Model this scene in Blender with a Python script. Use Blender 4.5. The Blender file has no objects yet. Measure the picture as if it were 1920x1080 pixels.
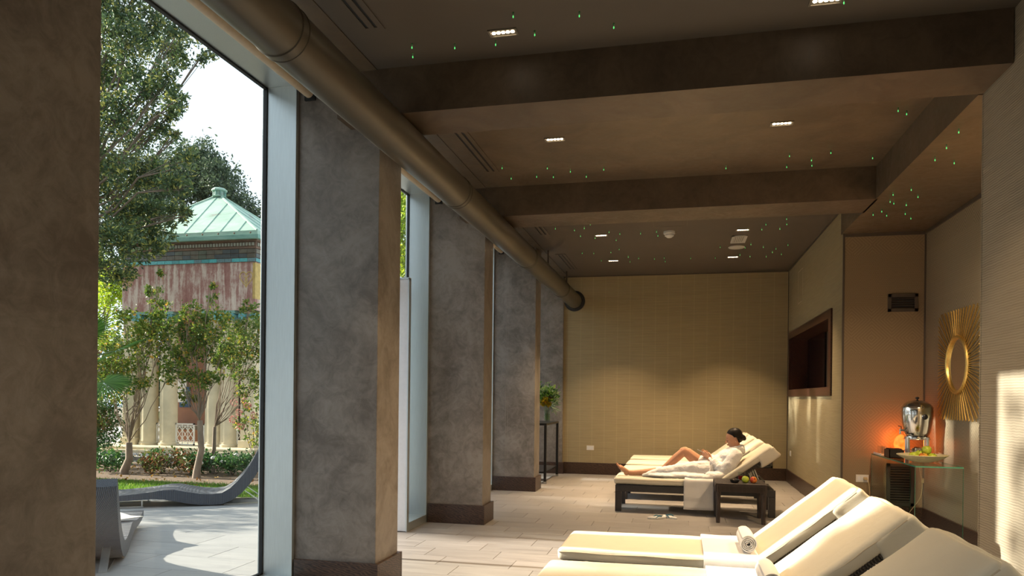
import bpy, math, random
import numpy as np
from mathutils import Vector, Matrix, noise
random.seed(7); rng = np.random.default_rng(7)
S = bpy.context.scene
COL = S.collection
R_ = math.radians

# ---------------------------------------------------------------- camera
cd = bpy.data.cameras.new('camera'); cam = bpy.data.objects.new('camera', cd); COL.objects.link(cam)
cd.sensor_width = 36; cd.lens = 36*1363.1/1920; cd.shift_y = (742.75-540)/1920
cd.clip_start = .05; cd.clip_end = 300
_y, _r = R_(13.006), R_(.607)
_F = Vector((-math.sin(_y), math.cos(_y), 0)); _rt = Vector((math.cos(_y), math.sin(_y), 0)); _up = Vector((0, 0, 1))
_X = math.cos(_r)*_rt + math.sin(_r)*_up; _U = math.cos(_r)*_up - math.sin(_r)*_rt
_m = Matrix((_X, _U, -_F)).transposed().to_4x4(); _m.translation = (0, 0, 1.4)
cam.matrix_world = _m
S.camera = cam
# ---------------------------------------------------------------- world, sun, exposure
S.view_settings.view_transform = 'Standard'; S.view_settings.look = 'None'
S.view_settings.gamma = 1; S.view_settings.use_curve_mapping = False
S.view_settings.exposure = 0.0
S.cycles.max_bounces = 10; S.cycles.diffuse_bounces = 6; S.cycles.glossy_bounces = 4
S.cycles.transparent_max_bounces = 16; S.cycles.sample_clamp_indirect = 6
S.cycles.caustics_reflective = False; S.cycles.caustics_refractive = False
W = bpy.data.worlds.new('overcast_sky'); S.world = W; W.use_nodes = True
_bg = W.node_tree.nodes['Background']
_bg.inputs['Color'].default_value = (.80, .90, 1.0, 1); _bg.inputs['Strength'].default_value = 1.7
sd = bpy.data.lights.new('sun', 'SUN'); sun = bpy.data.objects.new('sun', sd); COL.objects.link(sun)
sd.energy = 15; sd.angle = R_(.9); sd.color = (1, .90, .75)
SUN_EL = 21.5
_d = Vector((math.cos(R_(SUN_EL)), 0, -math.sin(R_(SUN_EL))))
sun.rotation_euler = _d.to_track_quat('-Z', 'Y').to_euler(); sun.location = (-20, 5, 12)
def portal(x, y0, y1, z0, z1):
    l = bpy.data.lights.new('window_portal', 'AREA'); l.shape = 'RECTANGLE'; l.size = y1-y0; l.size_y = z1-z0
    l.cycles.is_portal = True
    o = bpy.data.objects.new('window_portal', l); COL.objects.link(o)
    o.location = (x, (y0+y1)/2, (z0+z1)/2); o.rotation_euler = Vector((1, 0, 0)).to_track_quat('-Z', 'Y').to_euler()
    # track quat keeps local Y up, so local X runs along the wall
PILLARS = [(-9.9, -9.5), (-7.0, -6.6), (-4.1, -3.75), (-1.0, -.62), (1.55, 2.255), (4.78, 5.19), (7.63, 7.985), (10.50, 10.89), (13.10, 13.5)]
BAYS = [(PILLARS[i][1], PILLARS[i+1][0]) for i in range(len(PILLARS)-1)]
for a, b in BAYS[2:]: portal(-3.06, a, b, .05, 3.6)

# ---------------------------------------------------------------- mesh helpers
class G:
    def __init__(s): s.v = []; s.f = []; s.sm = []
    def add(s, vs, fs, smooth=False):
        n = len(s.v); s.v += [tuple(p) for p in vs]
        for f in fs: s.f.append([i+n for i in f]); s.sm.append(smooth)
        return s
    def box(s, x0, x1, y0, y1, z0, z1):
        vs = [(x, y, z) for x in (x0, x1) for y in (y0, y1) for z in (z0, z1)]
        return s.add(vs, [(0,1,3,2), (4,6,7,5), (0,4,5,1), (2,3,7,6), (0,2,6,4), (1,5,7,3)])
    def obox(s, c, size, M=None):
        h = [a/2 for a in size]; c = Vector(c); M = M or Matrix.Identity(3)
        vs = [c + M @ Vector((x*h[0], y*h[1], z*h[2])) for x in (-1, 1) for y in (-1, 1) for z in (-1, 1)]
        return s.add(vs, [(0,1,3,2), (4,6,7,5), (0,4,5,1), (2,3,7,6), (0,2,6,4), (1,5,7,3)])
    def cbox(s, x0, x1, y0, y1, z0, z1, b=.004):
        # box with chamfered edges
        h = Vector(((x1-x0)/2, (y1-y0)/2, (z1-z0)/2)); c = Vector(((x0+x1)/2, (y0+y1)/2, (z0+z1)/2))
        return s.rbox(c, h, b, 1, (1, 1, 1))
    def rbox(s, c, h, r, k=3, mid=(3, 3, 3), M=None, fn=None, smooth=True):
        c = Vector(c); M = M or Matrix.Identity(3)
        def ax(hh, m):
            rr = min(r, hh*.999); a = []
            for i in range(k+1): a.append(-hh + rr*(1-math.cos(i/k*math.pi/2)) if k > 1 else -hh + rr*i)
            inn = [-hh+rr + (2*(hh-rr))*j/m for j in range(1, m)]
            return a + inn + [-t for t in reversed(a)]
        A = [ax(h[0], mid[0]), ax(h[1], mid[1]), ax(h[2], mid[2])]
        idx = {}; vs = []; fs = []
        def V(i, j, l):
            key = (i, j, l)
            if key not in idx:
                p = Vector((A[0][i], A[1][j], A[2][l]))
                q = Vector([max(-(h[t]-min(r, h[t]*.999)), min(h[t]-min(r, h[t]*.999), p[t])) for t in range(3)])
                d = p-q
                if d.length > 1e-9:
                    n = d.normalized()
                    p = q + Vector([n[t]*min(r, h[t]*.999) for t in range(3)]) if k > 1 else p
                if k == 1:
                    ext = [t for t in range(3) if abs(abs(p[t])-h[t]) < 1e-9]
                if fn: p = fn(p)
                idx[key] = len(vs); vs.append(c + M @ p)
            return idx[key]
        n = [len(a)-1 for a in A]
        for (a, b, cx) in ((0, 1, 2), (1, 2, 0), (2, 0, 1)):
            for side in (0, n[cx]):
                for i in range(n[a]):
                    for j in range(n[b]):
                        def P(ii, jj):
                            t = [0, 0, 0]; t[a] = ii; t[b] = jj; t[cx] = side; return V(*t)
                        q = [P(i, j), P(i+1, j), P(i+1, j+1), P(i, j+1)]
                        fs.append(q if side else q[::-1])
        return s.add(vs, fs, smooth)
    def tube(s, pts, rad, n=8, caps=True, smooth=True, flat=1.0):
        pts = [Vector(p) for p in pts]
        if not hasattr(rad, '__len__'): rad = [rad]*len(pts)
        vs = []; fs = []; prev = None
        for i, p in enumerate(pts):
            d = (pts[min(i+1, len(pts)-1)] - pts[max(i-1, 0)])
            d = d.normalized() if d.length > 1e-9 else Vector((0, 0, 1))
            if prev is None:
                a = d.orthogonal().normalized()
            else:
                a = prev - d*prev.dot(d); a = a.normalized() if a.length > 1e-6 else d.orthogonal().normalized()
            prev = a; b = d.cross(a)
            for k in range(n):
                t = 2*math.pi*k/n; vs.append(p + (a*math.cos(t) + b*math.sin(t)*flat)*rad[i])
        for i in range(len(pts)-1):
            for k in range(n):
                fs.append((i*n+k, i*n+(k+1) % n, (i+1)*n+(k+1) % n, (i+1)*n+k))
        s.add(vs, fs, smooth)
        if caps:
            m = len(s.v)-len(vs)
            s.f.append([m+k for k in range(n)][::-1]); s.sm.append(False)
            s.f.append([m+(len(pts)-1)*n+k for k in range(n)]); s.sm.append(False)
        return s
    def lathe(s, prof, c=(0, 0, 0), n=24, smooth=True, M=None, caps=True):
        c = Vector(c); M = M or Matrix.Identity(3); vs = []; fs = []
        for (r, z) in prof:
            for k in range(n):
                t = 2*math.pi*k/n; vs.append(c + M @ Vector((r*math.cos(t), r*math.sin(t), z)))
        for i in range(len(prof)-1):
            for k in range(n): fs.append((i*n+k, i*n+(k+1) % n, (i+1)*n+(k+1) % n, (i+1)*n+k))
        s.add(vs, fs, smooth)
        m = len(s.v)-len(vs)
        if caps and prof[0][0] > 1e-6: s.f.append([m+k for k in range(n)][::-1]); s.sm.append(False)
        if caps and prof[-1][0] > 1e-6: s.f.append([m+(len(prof)-1)*n+k for k in range(n)]); s.sm.append(False)
        return s
    def ball(s, c, r, n=12, m=8, M=None):
        r = r if hasattr(r, '__len__') else (r, r, r); c = Vector(c); M = M or Matrix.Identity(3)
        vs = [c + M @ Vector((0, 0, -r[2]))]
        for i in range(1, m):
            a = math.pi*i/m - math.pi/2
            for k in range(n):
                t = 2*math.pi*k/n
                vs.append(c + M @ Vector((r[0]*math.cos(a)*math.cos(t), r[1]*math.cos(a)*math.sin(t), r[2]*math.sin(a))))
        vs.append(c + M @ Vector((0, 0, r[2]))); fs = []
        for k in range(n): fs.append((0, 1+(k+1) % n, 1+k))
        for i in range(m-2):
            for k in range(n): fs.append((1+i*n+k, 1+i*n+(k+1) % n, 1+(i+1)*n+(k+1) % n, 1+(i+1)*n+k))
        L = len(vs)-1
        for k in range(n): fs.append((1+(m-2)*n+k, 1+(m-2)*n+(k+1) % n, L))
        return s.add(vs, fs, True)
    def limb(s, seq, n=14):
        for (p, r) in seq: s.ball(p, r, n, 10)
        for (p, r), (q, t) in zip(seq, seq[1:]): s.tube([p, q], [r, t], n)
        return s
    def prism(s, poly, t0, t1, plane='xz'):
        # polygon in a plane, extruded along the third axis
        def P(a, b, t):
            return {'xz': (a, t, b), 'xy': (a, b, t), 'yz': (t, a, b)}[plane]
        n = len(poly); vs = [P(a, b, t0) for a, b in poly] + [P(a, b, t1) for a, b in poly]
        fs = [(i, (i+1) % n, n+(i+1) % n, n+i) for i in range(n)] + [list(range(n))[::-1], [n+i for i in range(n)]]
        return s.add(vs, fs)
    def build(s, name, mat, parent=None, local=False, bevel=0, sharp=35):
        me = bpy.data.meshes.new(name)
        off = Vector((0, 0, 0)); p = parent
        if not local:
            while p is not None: off += p.location; p = p.parent
        me.from_pydata([(v[0]-off[0], v[1]-off[1], v[2]-off[2]) for v in s.v], [], s.f)
        me.polygons.foreach_set('use_smooth', s.sm)
        me.validate(); 
        import bmesh
        bm = bmesh.new(); bm.from_mesh(me)
        if len(bm.faces) < 60000: bmesh.ops.recalc_face_normals(bm, faces=bm.faces)
        bm.to_mesh(me); bm.free()
        if any(s.sm): me.set_sharp_from_angle(angle=R_(sharp))
        if mat: me.materials.append(mat)
        o = bpy.data.objects.new(name, me); COL.objects.link(o); o.parent = parent
        if bevel:
            b = o.modifiers.new('edge', 'BEVEL'); b.width = bevel; b.segments = 2; b.limit_method = 'ANGLE'
        return o
def tag(o, label=None, cat=None, group=None, kind=None):
    if label: o['label'] = label
    if cat: o['category'] = cat
    if group: o['group'] = group
    if kind: o['kind'] = kind
    return o
def thing(name, label, cat, loc=(0, 0, 0), rz=0, group=None, kind=None):
    o = bpy.data.objects.new(name, None); COL.objects.link(o); o.location = loc; o.rotation_euler = (0, 0, rz)
    o.empty_display_size = .1
    return tag(o, label, cat, group, kind)
def copy_tree(o, parent=None):
    c = o.copy(); COL.objects.link(c); c.parent = parent
    for ch in list(o.children): copy_tree(ch, c)
    return c
def raw(name, V, F, mat, parent=None, attr=None):
    # numpy mesh: V (n,3), F (m,k)
    me = bpy.data.meshes.new(name); V = np.asarray(V, dtype=np.float32); F = np.asarray(F, dtype=np.int32)
    off = Vector((0, 0, 0)); p = parent
    while p is not None: off += p.location; p = p.parent
    V = V - np.array(off, dtype=np.float32)
    me.vertices.add(len(V)); me.vertices.foreach_set('co', V.ravel())
    k = F.shape[1]; me.loops.add(F.size); me.loops.foreach_set('vertex_index', F.ravel())
    me.polygons.add(len(F)); me.polygons.foreach_set('loop_start', np.arange(0, F.size, k, dtype=np.int32))
    if attr is not None:
        a = me.attributes.new('tone', 'FLOAT', 'FACE'); a.data.foreach_set('value', np.asarray(attr, dtype=np.float32))
    me.update(calc_edges=True); me.validate()
    me.materials.append(mat)
    o = bpy.data.objects.new(name, me); COL.objects.link(o); o.parent = parent
    return o

# ---------------------------------------------------------------- materials
class NT:
    def __init__(s, name):
        m = bpy.data.materials.new(name); m.use_nodes = True; s.m = m; s.t = m.node_tree
        s.b = s.t.nodes['Principled BSDF']; s.o = s.t.nodes['Material Output']
    def n(s, typ, **k):
        x = s.t.nodes.new(typ)
        for a, v in k.items():
            if a in ('operation', 'data_type', 'blend_type', 'feature', 'wave_type', 'bands_direction', 'distance', 'wave_profile', 'attribute_name', 'noise_dimensions', 'rings_direction'): setattr(x, a, v)
        return x
    def l(s, a, b): s.t.links.new(a, b)
    def pos(s, scale=(1, 1, 1), obj=False, rand=0, rot=(0, 0, 0)):
        if obj: src = s.n('ShaderNodeTexCoord').outputs['Object']
        else: src = s.n('ShaderNodeNewGeometry').outputs['Position']
        if rand:
            oi = s.n('ShaderNodeObjectInfo'); mu = s.n('ShaderNodeMath', operation='MULTIPLY'); s.l(oi.outputs['Random'], mu.inputs[0]); mu.inputs[1].default_value = rand
            ad = s.n('ShaderNodeVectorMath', operation='ADD'); s.l(src, ad.inputs[0]); s.l(mu.outputs[0], ad.inputs[1]); src = ad.outputs[0]
        mp = s.n('ShaderNodeMapping'); s.l(src, mp.inputs[0]); mp.inputs['Scale'].default_value = scale; mp.inputs['Rotation'].default_value = rot
        return mp.outputs[0]
    def noise(s, vec, scale, detail=4, rough=.55, dist=0):
        x = s.n('ShaderNodeTexNoise'); s.l(vec, x.inputs['Vector']); x.inputs['Scale'].default_value = scale
        x.inputs['Detail'].default_value = detail; x.inputs['Roughness'].default_value = rough; x.inputs['Distortion'].default_value = dist
        return x.outputs['Fac']
    def ramp(s, fac, stops):
        r = s.n('ShaderNodeValToRGB'); s.l(fac, r.inputs[0]); e = r.color_ramp.elements
        while len(e) < len(stops): e.new(.5)
        for i, (p, c) in enumerate(stops):
            e[i].position = p; e[i].color = (c, c, c, 1) if not hasattr(c, '__len__') else (*c[:3], 1)
        return r.outputs[0]
    def mix(s, fac, a, b, mode='MIX'):
        x = s.n('ShaderNodeMix', data_type='RGBA', blend_type=mode)
        for inp, v in ((x.inputs[0], fac), (x.inputs[6], a), (x.inputs[7], b)):
            if hasattr(v, 'links'): s.l(v, inp)
            elif hasattr(v, '__len__'): inp.default_value = (*v[:3], 1)
            else: inp.default_value = v
        return x.outputs[2]
    def math(s, op, a, b=None):
        x = s.n('ShaderNodeMath', operation=op)
        for i, v in enumerate((a, b)):
            if v is None: continue
            if hasattr(v, 'links'): s.l(v, x.inputs[i])
            else: x.inputs[i].default_value = v
        return x.outputs[0]
    def bump(s, h, strength=.3, dist=.01):
        b = s.n('ShaderNodeBump'); b.inputs['Strength'].default_value = strength; b.inputs['Distance'].default_value = dist
        s.l(h, b.inputs['Height']); s.l(b.outputs[0], s.b.inputs['Normal']); return b
    def col(s, c):
        if hasattr(c, 'links'): s.l(c, s.b.inputs['Base Color'])
        else: s.b.inputs['Base Color'].default_value = (*c[:3], 1)
    def set(s, rough=.5, metal=0, spec=.5):
        s.b.inputs['Roughness'].default_value = rough; s.b.inputs['Metallic'].default_value = metal
        s.b.inputs['Specular IOR Level'].default_value = spec; return s.m
def m_plain(name, c, rough=.5, metal=0, spec=.5, var=.06, scale=30, bump=0, stretch=(1, 1, 1)):
    t = NT(name); f = t.noise(t.pos(stretch), scale)
    t.col(t.ramp(f, [(.3, [a*(1-var) for a in c]), (.7, [min(1, a*(1+var)) for a in c])]))
    if bump: t.bump(f, bump, .004)
    return t.set(rough, metal, spec)
def m_emit(name, c, e):
    t = NT(name); t.col((.02, .02, .02)); t.b.inputs['Emission Color'].default_value = (*c, 1); t.b.inputs['Emission Strength'].default_value = e
    return t.set(.5)
def m_stucco(name, c1, c2, rough=.55, b=.35):
    t = NT(name); p = t.pos()
    f = t.noise(p, 2.3, 8, .62, .8); g = t.noise(t.pos((1, 1, 1)), 9, 6, .7, 1.5); h = t.noise(p, 140, 3)
    mixf = t.math('ADD', t.math('MULTIPLY', f, .6), t.math('MULTIPLY', g, .4))
    t.col(t.ramp(mixf, [(.40, c1), (.60, c2)]))
    hh = t.math('ADD', t.math('MULTIPLY', g, .6), t.math('MULTIPLY', h, .25)); t.bump(hh, b, .006)
    rr = t.ramp(g, [(.3, rough-.12), (.7, rough+.1)]); t.l(rr, t.b.inputs['Roughness'])
    m = t.set(rough, 0, .4); return m
def m_wood(name, c1, c2, axis=(1, 14, 14), rough=.42, rand=7, scale=3):
    t = NT(name); p = t.pos(axis, rand=rand)
    f = t.noise(p, scale, 6, .6, 1.2); w = t.n('ShaderNodeTexWave', wave_type='BANDS', bands_direction='DIAGONAL'); t.l(p, w.inputs[0])
    w.inputs['Scale'].default_value = scale*.8; w.inputs['Distortion'].default_value = 9; w.inputs['Detail'].default_value = 3
    q = t.math('ADD', t.math('MULTIPLY', f, .6), t.math('MULTIPLY', w.outputs['Fac'], .4))
    t.col(t.ramp(q, [(.3, c1), (.7, c2)])); t.bump(q, .15, .003); return t.set(rough)
def m_fabric(name, c, rough=.75, b=.25, wr=.5):
    t = NT(name); p = t.pos(); f = t.noise(p, 7, 4, .5, .6); g = t.noise(p, 600, 2)
    t.col(t.ramp(f, [(.3, [a*.96 for a in c]), (.7, c)]))
    t.bump(t.math('ADD', t.math('MULTIPLY', f, wr), t.math('MULTIPLY', g, .06)), b, .02); return t.set(rough, 0, .25)
def m_weave(name, c1, c2, s=90, rough=.5, ax=(1, 1, 1), b=.8):
    t = NT(name); p = t.pos(ax)
    w1 = t.n('ShaderNodeTexWave', wave_type='BANDS', bands_direction='X'); t.l(p, w1.inputs[0]); w1.inputs['Scale'].default_value = s/6.28
    w2 = t.n('ShaderNodeTexWave', wave_type='BANDS', bands_direction='Z'); t.l(p, w2.inputs[0]); w2.inputs['Scale'].default_value = s/6.28
    w3 = t.n('ShaderNodeTexWave', wave_type='BANDS', bands_direction='Y'); t.l(p, w3.inputs[0]); w3.inputs['Scale'].default_value = s/6.28
    h = t.math('MULTIPLY', t.math('ADD', t.math('MULTIPLY', w1.outputs['Fac'], w2.outputs['Fac']), w3.outputs['Fac']), .6)
    t.col(t.ramp(h, [(.1, c1), (.8, c2)])); t.bump(h, b, .006); return t.set(rough)
def m_glass(name, tint=(1, 1, 1), refl=.10, rough=0.0):
    t = NT(name); tr = t.n('ShaderNodeBsdfTransparent'); tr.inputs[0].default_value = (*tint, 1)
    gl = t.n('ShaderNodeBsdfGlossy'); gl.inputs['Roughness'].default_value = rough
    lw = t.n('ShaderNodeLayerWeight'); lw.inputs['Blend'].default_value = .5
    mx = t.n('ShaderNodeMixShader'); k = t.math('ADD', .02, t.math('MULTIPLY', t.math('POWER', lw.outputs['Facing'], 4.0), refl*5))
    t.l(k, mx.inputs[0]); t.l(tr.outputs[0], mx.inputs[1]); t.l(gl.outputs[0], mx.inputs[2]); t.l(mx.outputs[0], t.o.inputs[0]); return t.m
def m_leaf(name, stops, rough=.5, trans=.4):
    t = NT(name); a = t.n('ShaderNodeAttribute', attribute_name='tone'); c = t.ramp(a.outputs['Fac'], stops)
    t.col(c); t.set(rough, 0, .4); tl = t.n('ShaderNodeBsdfTranslucent'); t.l(c, tl.inputs[0])
    mx = t.n('ShaderNodeMixShader'); mx.inputs[0].default_value = trans
    t.l(t.b.outputs[0], mx.inputs[1]); t.l(tl.outputs[0], mx.inputs[2]); t.l(mx.outputs[0], t.o.inputs[0]); return t.m

M = {}
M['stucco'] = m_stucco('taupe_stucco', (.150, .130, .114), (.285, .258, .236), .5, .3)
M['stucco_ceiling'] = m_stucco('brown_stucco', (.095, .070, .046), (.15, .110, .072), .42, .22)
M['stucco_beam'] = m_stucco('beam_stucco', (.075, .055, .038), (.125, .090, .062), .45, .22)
M['ceiling'] = m_plain('flat_taupe_paint', (.088, .073, .060), .7, var=.03, scale=3)
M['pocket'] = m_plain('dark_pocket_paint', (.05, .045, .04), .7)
M['oak'] = m_wood('dark_stained_oak', (.022, .012, .009), (.085, .048, .032), (6, 6, 22), .38, 9, 2.2)
M['alu'] = m_plain('brushed_aluminium', (.54, .59, .60), .38, .75, var=.05, scale=25, stretch=(8, 8, .3))
M['alu_white'] = m_plain('white_aluminium', (.78, .80, .84), .4, .1, var=.03)
M['rubber'] = m_plain('black_gasket', (.01, .012, .014), .6)
M['glass'] = m_glass('window_glass', (.97, .99, .985), .10)
M['tglass'] = m_glass('table_glass', (.93, .975, .955), .12)
M['tglass_edge'] = m_plain('green_glass_edge', (.04, .22, .14), .15)
M['duct'] = m_plain('taupe_painted_duct', (.085, .077, .060), .36, .15, var=.04, scale=2)
M['duct_flange'] = m_plain('dark_duct_flange', (.03, .032, .034), .4, .3)
M['cream'] = m_fabric('cream_leatherette', (.70, .65, .53), .48, .35, .9)
M['cream2'] = m_fabric('cream_piping', (.58, .50, .37), .5, .2)
M['towel'] = m_fabric('white_terry_towel', (.86, .84, .82), .95, .5, .4)
M['robe'] = m_fabric('white_terry_robe', (.92, .90, .89), .95, .7, 1.6)
M['darkwood'] = m_plain('anthracite_frame', (.035, .034, .037), .42, var=.15)
M['wicker'] = m_weave('dark_brown_wicker', (.012, .008, .007), (.085, .062, .052), 420)
M['wicker_frame'] = m_weave('grey_brown_wicker', (.02, .017, .014), (.20, .165, .13), 300)
M['chaise'] = m_weave('charcoal_rattan', (.022, .024, .030), (.13, .15, .19), 260, .38)
M['chrome'] = m_plain('polished_steel', (.72, .70, .66), .12, 1, var=.02)
M['satin'] = m_plain('satin_steel', (.62, .62, .60), .3, 1, var=.04)
M['gold'] = m_plain('brushed_gold', (.85, .60, .20), .4, 1, var=.12, scale=60)
M['skin'] = m_plain('skin', (.60, .31, .185), .48, var=.04, scale=20, spec=.35)
M['hair'] = m_plain('black_hair', (.009, .006, .005), .5, spec=.2, var=.3, scale=80, stretch=(1, 1, .2))
M['socket'] = m_plain('white_plastic', (.78, .76, .72), .35, var=.01)
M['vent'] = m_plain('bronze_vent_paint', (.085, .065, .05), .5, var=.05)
M['ventgrey'] = m_plain('dark_grey_vent_paint', (.07, .065, .055), .5, var=.05)
M['black'] = m_plain('black_lacquer', (.012, .012, .013), .3)
M['blackwood'] = m_plain('black_wood', (.02, .015, .013), .35, var=.2)
M['mirror'] = m_plain('mirror_glass', (.85, .85, .85), .03, 1, var=0)
# textured wall coverings
def m_paper(name, c1, c2, seam_axis, seam_w, ridge, hz, bump=.5, seam=True, wavy=.25):
    # woven horizontal ridges, optional vertical seams every seam_w metres
    t = NT(name); p = t.pos(); sep = t.n('ShaderNodeSeparateXYZ'); t.l(p, sep.inputs[0])
    along = sep.outputs['X' if seam_axis == 'x' else 'Y']
    st = (5, 5, 1) if wavy < .6 else (9, 9, 6)
    wob = t.noise(t.pos(st), 1.6, 3)
    z = t.math('ADD', t.math('MULTIPLY', sep.outputs['Z'], ridge), t.math('MULTIPLY', wob, wavy*8))
    rd = t.math('ADD', t.math('MULTIPLY', t.math('SINE', z), .5), .5)
    streak = t.noise(t.pos((3, 3, 110)), 1, 3)
    h = t.math('ADD', t.math('MULTIPLY', rd, .5), t.math('MULTIPLY', streak, .8))
    c = t.ramp(h, [(.25, c1), (.95, c2)])
    if seam:
        fr = t.math('FRACT', t.math('DIVIDE', along, seam_w)); ln = t.math('LESS_THAN', fr, .045)
        c = t.mix(t.math('MULTIPLY', ln, .22), c, [min(1, a*1.5) for a in c2])
    t.col(c); t.bump(h, bump, .004); return t.set(.6, 0, .35)
M['paper_far'] = m_paper('straw_grasscloth_wallpaper', (.29, .235, .135), (.43, .355, .215), 'x', .222, 260, 0, .4)
M['paper_right'] = m_paper('ribbed_gold_wallpaper', (.27, .225, .135), (.42, .355, .225), 'y', .5, 380, 0, .45, False, .45)
M['paper_near'] = m_paper('rippled_beige_wallpaper', (.26, .225, .17), (.38, .33, .255), 'y', .5, 420, 0, .6, False, .6)
def m_ethnic(name, c1, c2, axis):
    t = NT(name); sep = t.n('ShaderNodeSeparateXYZ'); t.l(t.pos(), sep.inputs[0])
    u = sep.outputs[axis]; v = sep.outputs['Z']
    def tri(x, per): return t.math('ABSOLUTE', t.math('SUBTRACT', t.math('FRACT', t.math('DIVIDE', x, per)), .5))
    d = t.math('ADD', tri(u, .42), tri(v, .42))
    rings = t.math('SINE', t.math('MULTIPLY', d, 70))
    band = t.math('GREATER_THAN', tri(v, 1.1), .27)
    d2 = t.math('ADD', tri(u, .09), tri(v, .09)); small = t.math('SINE', t.math('MULTIPLY', d2, 30))
    stripes = t.math('SINE', t.math('MULTIPLY', v, 150))
    mixa = t.mix(band, t.math('MULTIPLY', stripes, small), rings)
    g = t.noise(t.pos(), 350, 2)
    h = t.math('ADD', t.math('MULTIPLY', t.math('GREATER_THAN', mixa, .35), .5), t.math('MULTIPLY', g, .6))
    t.col(t.ramp(h, [(.25, c1), (.9, c2)])); t.bump(h, .5, .003); return t.set(.5, 0, .4)
M['ethnic_back'] = m_ethnic('ochre_patterned_wallpaper', (.27, .195, .115), (.325, .24, .145), 'X')
M['ethnic_side'] = m_ethnic('grey_patterned_wallpaper', (.36, .30, .205), (.19, .155, .105), 'Y')
def m_tile(name, c1, c2, rough, stretch, rand=11, bump=.08):
    t = NT(name); p = t.pos(stretch, rand=rand); f = t.noise(p, 1.6, 7, .65, .7)
    oi = t.n('ShaderNodeObjectInfo'); r = t.ramp(oi.outputs['Random'], [(0, .93), (1, 1.05)])
    c = t.ramp(f, [(.3, c1), (.7, c2)]); t.col(t.mix(1.0, c, r, 'MULTIPLY')); t.bump(f, bump, .003)
    rr = t.ramp(f, [(.3, rough), (.7, rough+.12)]); t.l(rr, t.b.inputs['Roughness']); return t.set(rough)
M['tile'] = m_tile('greige_porcelain_tile', (.235, .218, .205), (.345, .325, .308), .36, (1.2, 12, 12))
M['grout'] = m_plain('light_grout', (.42, .38, .33), .8)
M['patio'] = m_tile('pale_stone_paver', (.31, .31, .31), (.40, .395, .385), .5, (1.2, 7, 7))
M['patio_joint'] = m_plain('paver_joint', (.30, .30, .30), .9)

def struct(name, g, mat, label, cat, parent=None, **k):
    o = g.build(name, mat, parent, **k)
    if parent is None: tag(o, label, cat, kind='structure')
    return o
CZ = 3.592; BZ = 3.283; YF = 13.17; YB = -9.5; XR = 1.796; XN = 2.65; RY0, RY1 = 5.0, 8.92
# floor: concrete bed plus single tiles
fl = struct('floor', G().box(-3.0, 2.8, YB, YF+.2, -.2, -.009), M['grout'], 'greige porcelain tiled floor running through the whole lounge', 'floor')
tl = G(); tl.box(-.309, .309, -.1535, .1535, -.009, 0); TILE = tl.build('tile', M['tile'], fl, local=True, bevel=.0015)
nx = 0; first = True; slab = G()
for j in range(int((YF-YB)/.31)+1):
    y = YF - .31*(j+.5)+.0; offx = (j % 3)*.207
    for i in range(-1, 11):
        x = -3.0 + .622*i + offx + .311
        x0, x1 = max(x-.309, -2.98), min(x+.309, 2.64 if RY0 < y < RY1 else XR)
        if x1-x0 < .03 or y < YB+.15: continue
        if abs((x1-x0)-.618) < 1e-3 and y > 3.6:
            o = TILE if first else TILE.copy()
            if not first: COL.objects.link(o)
            first = False; o.location = (x, y, 0); o.parent = fl
        elif y > 3.6:
            G().box(x0, x1, y-.1535, y+.1535, -.009, 0).build('tile', M['tile'], fl)
        else: slab.box(x0, x1, y-.1535, y+.1535, -.009, 0)
slab.build('tile_field', M['tile'], fl)['kind'] = 'stuff'
# ceiling
g = G().box(-2.01, 2.85, YB, 4.7, CZ, CZ+.3)
struct('ceiling', g.box(-2.01, 2.85, 7.7, YF+.2, CZ, CZ+.3), M['ceiling'], 'flat taupe plaster ceiling with small green star lights', 'ceiling')
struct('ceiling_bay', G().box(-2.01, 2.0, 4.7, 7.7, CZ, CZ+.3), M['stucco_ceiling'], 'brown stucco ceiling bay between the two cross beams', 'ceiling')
struct('ceiling_strip', G().box(-2.16, -2.012, YB, YF+.2, CZ-.004, CZ+.25), M['stucco_ceiling'], 'narrow brown ceiling strip above the round duct', 'ceiling')
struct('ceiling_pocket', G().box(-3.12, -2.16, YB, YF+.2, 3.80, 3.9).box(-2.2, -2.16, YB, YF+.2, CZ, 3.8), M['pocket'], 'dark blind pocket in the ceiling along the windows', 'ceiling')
for i, (a, b, x1) in enumerate(((4.564, 4.985, 1.79), (7.395, 7.925, 1.79))):
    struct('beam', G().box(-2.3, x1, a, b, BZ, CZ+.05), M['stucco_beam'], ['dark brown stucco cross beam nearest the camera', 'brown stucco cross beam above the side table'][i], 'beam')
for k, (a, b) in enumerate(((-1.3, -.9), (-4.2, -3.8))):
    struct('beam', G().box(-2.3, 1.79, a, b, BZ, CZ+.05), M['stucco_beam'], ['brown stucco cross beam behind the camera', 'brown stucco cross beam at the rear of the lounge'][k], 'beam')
# right side: bulkhead + recess soffit
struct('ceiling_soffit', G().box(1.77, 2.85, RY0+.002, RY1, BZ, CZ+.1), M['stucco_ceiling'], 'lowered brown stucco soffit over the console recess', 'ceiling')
struct('wall_back', G().box(-3.1, 2.9, YF, YF+.2, -.1, CZ+.2), M['paper_far'], 'end wall covered in straw coloured grasscloth wallpaper', 'wall')
struct('wall_front', G().box(-3.1, 2.9, YB-.2, YB, -.1, CZ+.2), M['paper_far'], 'rear wall of the lounge behind the camera', 'wall')
NY0, NY1, NZ0, NZ1 = 9.62, 12.93, 1.545, 2.41   # niche opening
g = G().box(XR, 2.85, RY1, NY0, 0, CZ).box(XR, 2.85, NY1, YF, 0, CZ).box(XR, 2.85, NY0, NY1, 0, NZ0).box(XR, 2.85, NY0, NY1, NZ1, CZ)
struct('wall_right', g, M['paper_right'], 'right wall with ribbed gold wallpaper around the dark niche', 'wall')
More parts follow.
